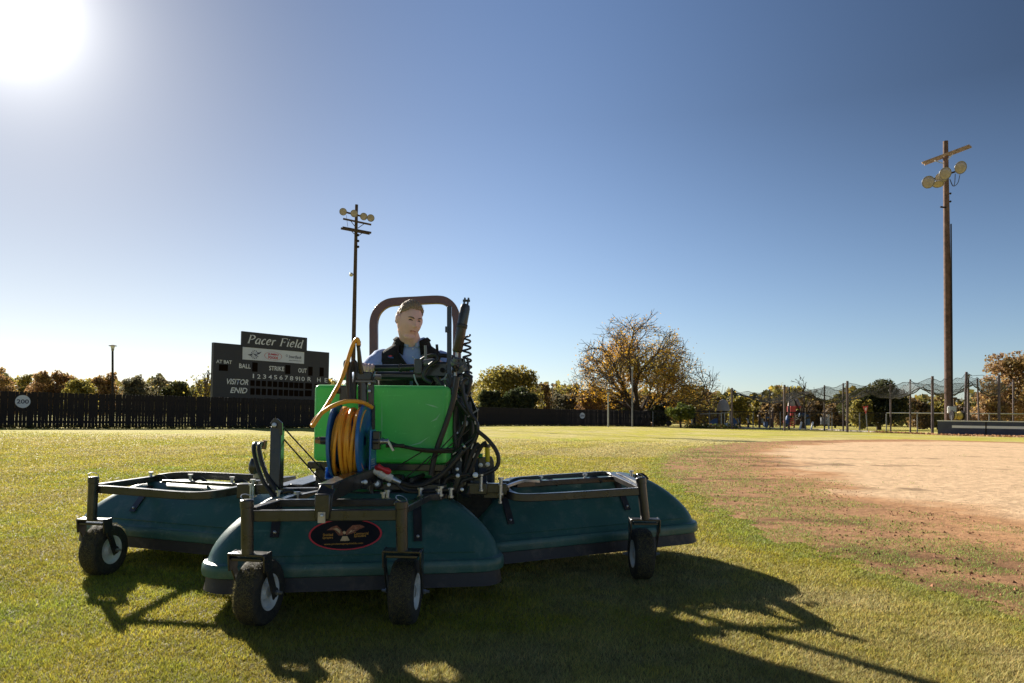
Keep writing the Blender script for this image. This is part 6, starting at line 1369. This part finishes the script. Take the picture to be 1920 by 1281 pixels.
# hair
def hairline(y): 
    pts = [(-0.12, -0.06), (-0.05, -0.045), (-0.028, 0.034), (0.012, 0.030), (0.022, 0.048), (0.045, 0.060), (0.062, 0.082), (0.12, 0.086)]
    for (a, b), (c, d) in zip(pts, pts[1:]):
        if y <= c: return b+(d-b)*(y-a)/(c-a)
    return pts[-1][1]
keep = {}; hv = []; hfc = []
for i, (p, d) in enumerate(zip(HL, HD)):
    if p[2] > hairline(p[1])+0.004*mnoise.noise(Vector(p)*120):
        m_ = min(1, (p[2]-hairline(p[1]))/0.02); t = (0.003+0.007*m_)+0.006*max(0, d[2])**1.5*m_*(1+0.8*d[1])+0.0045*m_*mnoise.noise(Vector((p[0]*95, p[1]*60, p[2]*60)))+0.003*m_*mnoise.noise(Vector(p)*220)
        n_ = Vector((p[0]/.0062, p[1]/.0096, p[2]/.0172)).normalized(); keep[i] = len(hv); hv.append(HW(p[0]+n_.x*t, p[1]+n_.y*t, p[2]+n_.z*t))
for f in HF:
    if all(i in keep for i in f): hfc.append(tuple(keep[i] for i in f))
b = MB(); b.add(hv, hfc)
rr = random.Random(12)
for k in range(500):
    i = rr.choice(list(keep)); p = hv[keep[i]]; 
    if HL[i][2] < 0.06: continue
    d = (hf*0.5+hu*rr.uniform(.3, 1)+hl*rr.uniform(-.5, .5)).normalized(); s = d.cross(hf).normalized()*0.0012; b.add([p-s, p+s, p+d*rr.uniform(.006, .014)], [(0, 1, 2)])
b.build('hair', M['hair'], driver, recalc=False)
# eyes, brows, mouth
def face_pt(x, z, off=0.0):
    best = min((p for p, d in zip(HL, HD) if d[1] > 0.2), key=lambda p: (p[0]-x)**2+(p[2]-z)**2); return HW(x, best[1]+off, z)
for s in (-1, 1):
    MB().tube([face_pt(s*(0.019+0.026*t), 0.0105+0.004*math.sin(math.pi*t)-0.002*t, 0.0012) for t in (0, .25, .5, .75, 1)], [0.0016, 0.0042, 0.0050, 0.0040, 0.0014], 7).build('eye', M['eye'], driver)
    MB().tube([face_pt(s*(0.014+0.036*t), 0.026+0.007*math.sin(math.pi*t*0.8)-0.002*t, 0.001) for t in (0, .25, .5, .75, 1)], [0.0034, 0.0046, 0.0046, 0.0038, 0.0018], 7).build('eyebrow', M['brow'], driver)
MB().tube([face_pt(-0.023+0.046*t, -0.0605+0.0025*math.cos(math.pi*(t*2-1)), 0.0022) for t in [i/8 for i in range(9)]], [0.0014]+[0.0038]*7+[0.0014], 7).build('mouth', M['lip'], driver)
# ---- shirt: sleeves, front and collar
b = MB()
def sleeve(pts, rad):
    q = spline(pts, 6); n = 18; k = len(q); vs = []
    fr = None
    for i, p in enumerate(q):
        t = (q[min(i+1, k-1)]-q[max(i-1, 0)]).normalized(); a = t.cross(Vector((0, 1, .2))).normalized() if fr is None else (fr-t*fr.dot(t)).normalized(); fr = a; bb = t.cross(a); f = i/(k-1)*(len(rad)-1); r_ = rad[int(f)]+(rad[min(int(f)+1, len(rad)-1)]-rad[int(f)])*(f-int(f))
        for j in range(n):
            an = 6.283*j/n; d = a*math.cos(an)+bb*math.sin(an); vs.append(p+d*(r_+0.010*mnoise.noise(Vector((i*0.55, math.cos(an)*1.2, math.sin(an)*1.2)))))
    b.add(vs, [(i*n+j, i*n+(j+1) % n, (i+1)*n+(j+1) % n, (i+1)*n+j) for i in range(k-1) for j in range(n)])
sleeve([T_(-0.14, 0, 0.53), Rs+Vector((-0.004, 0, 0.0)), Rs.lerp(Re, .5), Re, Re.lerp(Rw, .5), Rw+(Re-Rw)*0.10], [0.050, 0.070, 0.072, 0.064, 0.054, 0.040])
sleeve([T_(0.14, 0, 0.53), Ls+Vector((0.004, 0, 0.0)), Ls.lerp(Le, .5), Le, Le.lerp(Lw, .5), Lw+(Le-Lw)*0.10], [0.050, 0.070, 0.072, 0.064, 0.054, 0.040])
torso_mesh(b, 0.0, 0.655, 22, 30, 1.0, 0.004, -1.5, 1.5, 0.004)
b.build('shirt', M['shirt'], driver, recalc=True)
def collar(mb, z0, z1, k0, k1, a0, a1, drop, th, out):
    n = 22; vs = []
    for i in range(n+1):
        a = a0+(a1-a0)*i/n; e = abs(math.cos(a))**3 if math.cos(a) > 0 else 0; pa = T_(math.sin(a)*k0, math.cos(a)*k0*1.05, z0-drop*e); pb = T_(math.sin(a)*k1, math.cos(a)*k1*1.05, z1-drop*0.55*e); nn = (pb-T_(0, 0, z1)); nn.z = 0; nn.normalize()
        pd = pb+nn*out-ZU*(out*0.9+0.03*e); vs += [pa, pb, pd]
    mb.add(vs, [(3*i, 3*i+3, 3*i+4, 3*i+1) for i in range(n)]+[(3*i+1, 3*i+4, 3*i+5, 3*i+2) for i in range(n)])
b = MB(); collar(b, 0.625, 0.690, 0.096, 0.088, 0.22, 2*math.pi-0.22, 0.055, 0, 0.030); o = b.build('shirt_collar', M['shirt'], driver); s_ = o.modifiers.new('t', 'SOLIDIFY'); s_.thickness = 0.004
b = MB()
for i in range(4): b.ball(torso_pt(0.60-0.06*i, 0.02, 1.0, 0.012), 0.006, 8, 6)
b.build('button', M['white_paint'], driver)
# ---- vest: open V front
b = MB(); nz, na = 30, 46; vs = []
for i in range(nz+1):
    z = -0.02+0.665*i/nz; op = 0.03+max(0, (z-0.46)/0.185)**1.2*0.54
    for j in range(na+1):
        a = op+(2*math.pi-2*op)*j/na; k = 1.0; p = torso_pt(z, a, 1.035, 0.016+0.006*(1 if j in (0, na) else 0)); arm_ = max(0, 1-abs(abs(math.sin(a))-1)*6)*max(0, (z-0.40)/0.15)
        p = p+(p-T_(0, 0, z)).normalized()*0.008*mnoise.noise(p*11)+ZU*0.0; vs.append(p)
w = na+1; b.add(vs, [(i*w+j, i*w+j+1, (i+1)*w+j+1, (i+1)*w+j) for i in range(nz) for j in range(na)])
b.build('vest', M['vest'], driver).modifiers.new('t', 'SOLIDIFY').thickness = 0.010
b = MB(); collar(b, 0.615, 0.690, 0.135, 0.112, 0.46, 2*math.pi-0.46, 0.09, 0, 0.022); b.build('vest_collar', M['vest'], driver).modifiers.new('t', 'SOLIDIFY').thickness = 0.010
b = MB(); vv = []
for s in (-1, 1):
    q = [torso_pt(-0.02+0.64*i/20, s*(0.035+max(0, (-0.02+0.64*i/20-0.46)/0.185)**1.2*0.54), 1.035, 0.030) for i in range(21)]; b.tube(q, 0.005, 6)
b.build('zip', M['dark_metal'], driver)
def chest(px, py): 
    d = ray(px, py); best = None
    for z in np.linspace(0.2, 0.55, 60):
        for a in np.linspace(-1.2, 1.2, 90):
            p = torso_pt(z, a, 1.035, 0.030); q = p-CAM; x_ = q.dot(RIGHT)/q.dot(FWD)*FPX+CX; y_ = CY-q.dot(UP)/q.dot(FWD)*FPX; e = (x_-px)**2+(y_-py)**2
            if best is None or e < best[0]: best = (e, p)
    return best[1]
for pts, m in (([(728, 667), (733, 663), (737, 668), (731, 669)], 'decal_red'), ([(733, 662), (737, 655), (739, 659), (738, 665)], 'decal_gold'), ([(727, 668), (737, 669), (738, 672), (728, 671)], 'play_blue')):
    MB().add([chest(*p) for p in pts], [(0, 1, 2, 3)]).build('vest_badge', M[m], driver, smooth=False)
# ---- trousers and boots
b = MB()
for s in (-1, 1):
    hp, kn, an = T_(0.10*s, 0.0, 0.02), Vector((PO.x+0.13*s, 4.86, 0.86)), Vector((PO.x+0.14*s, 4.80, 0.47)); b.tube([hp, hp.lerp(kn, .5), kn, kn.lerp(an, .4), an], [0.10, 0.09, 0.075, 0.068, 0.058], 16)
b.build('trousers', M['trouser'], driver)
for s in (-1, 1):
    an = Vector((PO.x+0.14*s, 4.80, 0.43)); MB().ball(an+Vector((0, -.05, -.035)), (0.05, 0.13, 0.05), 14, 8).build('boot', M['shoe'], driver)
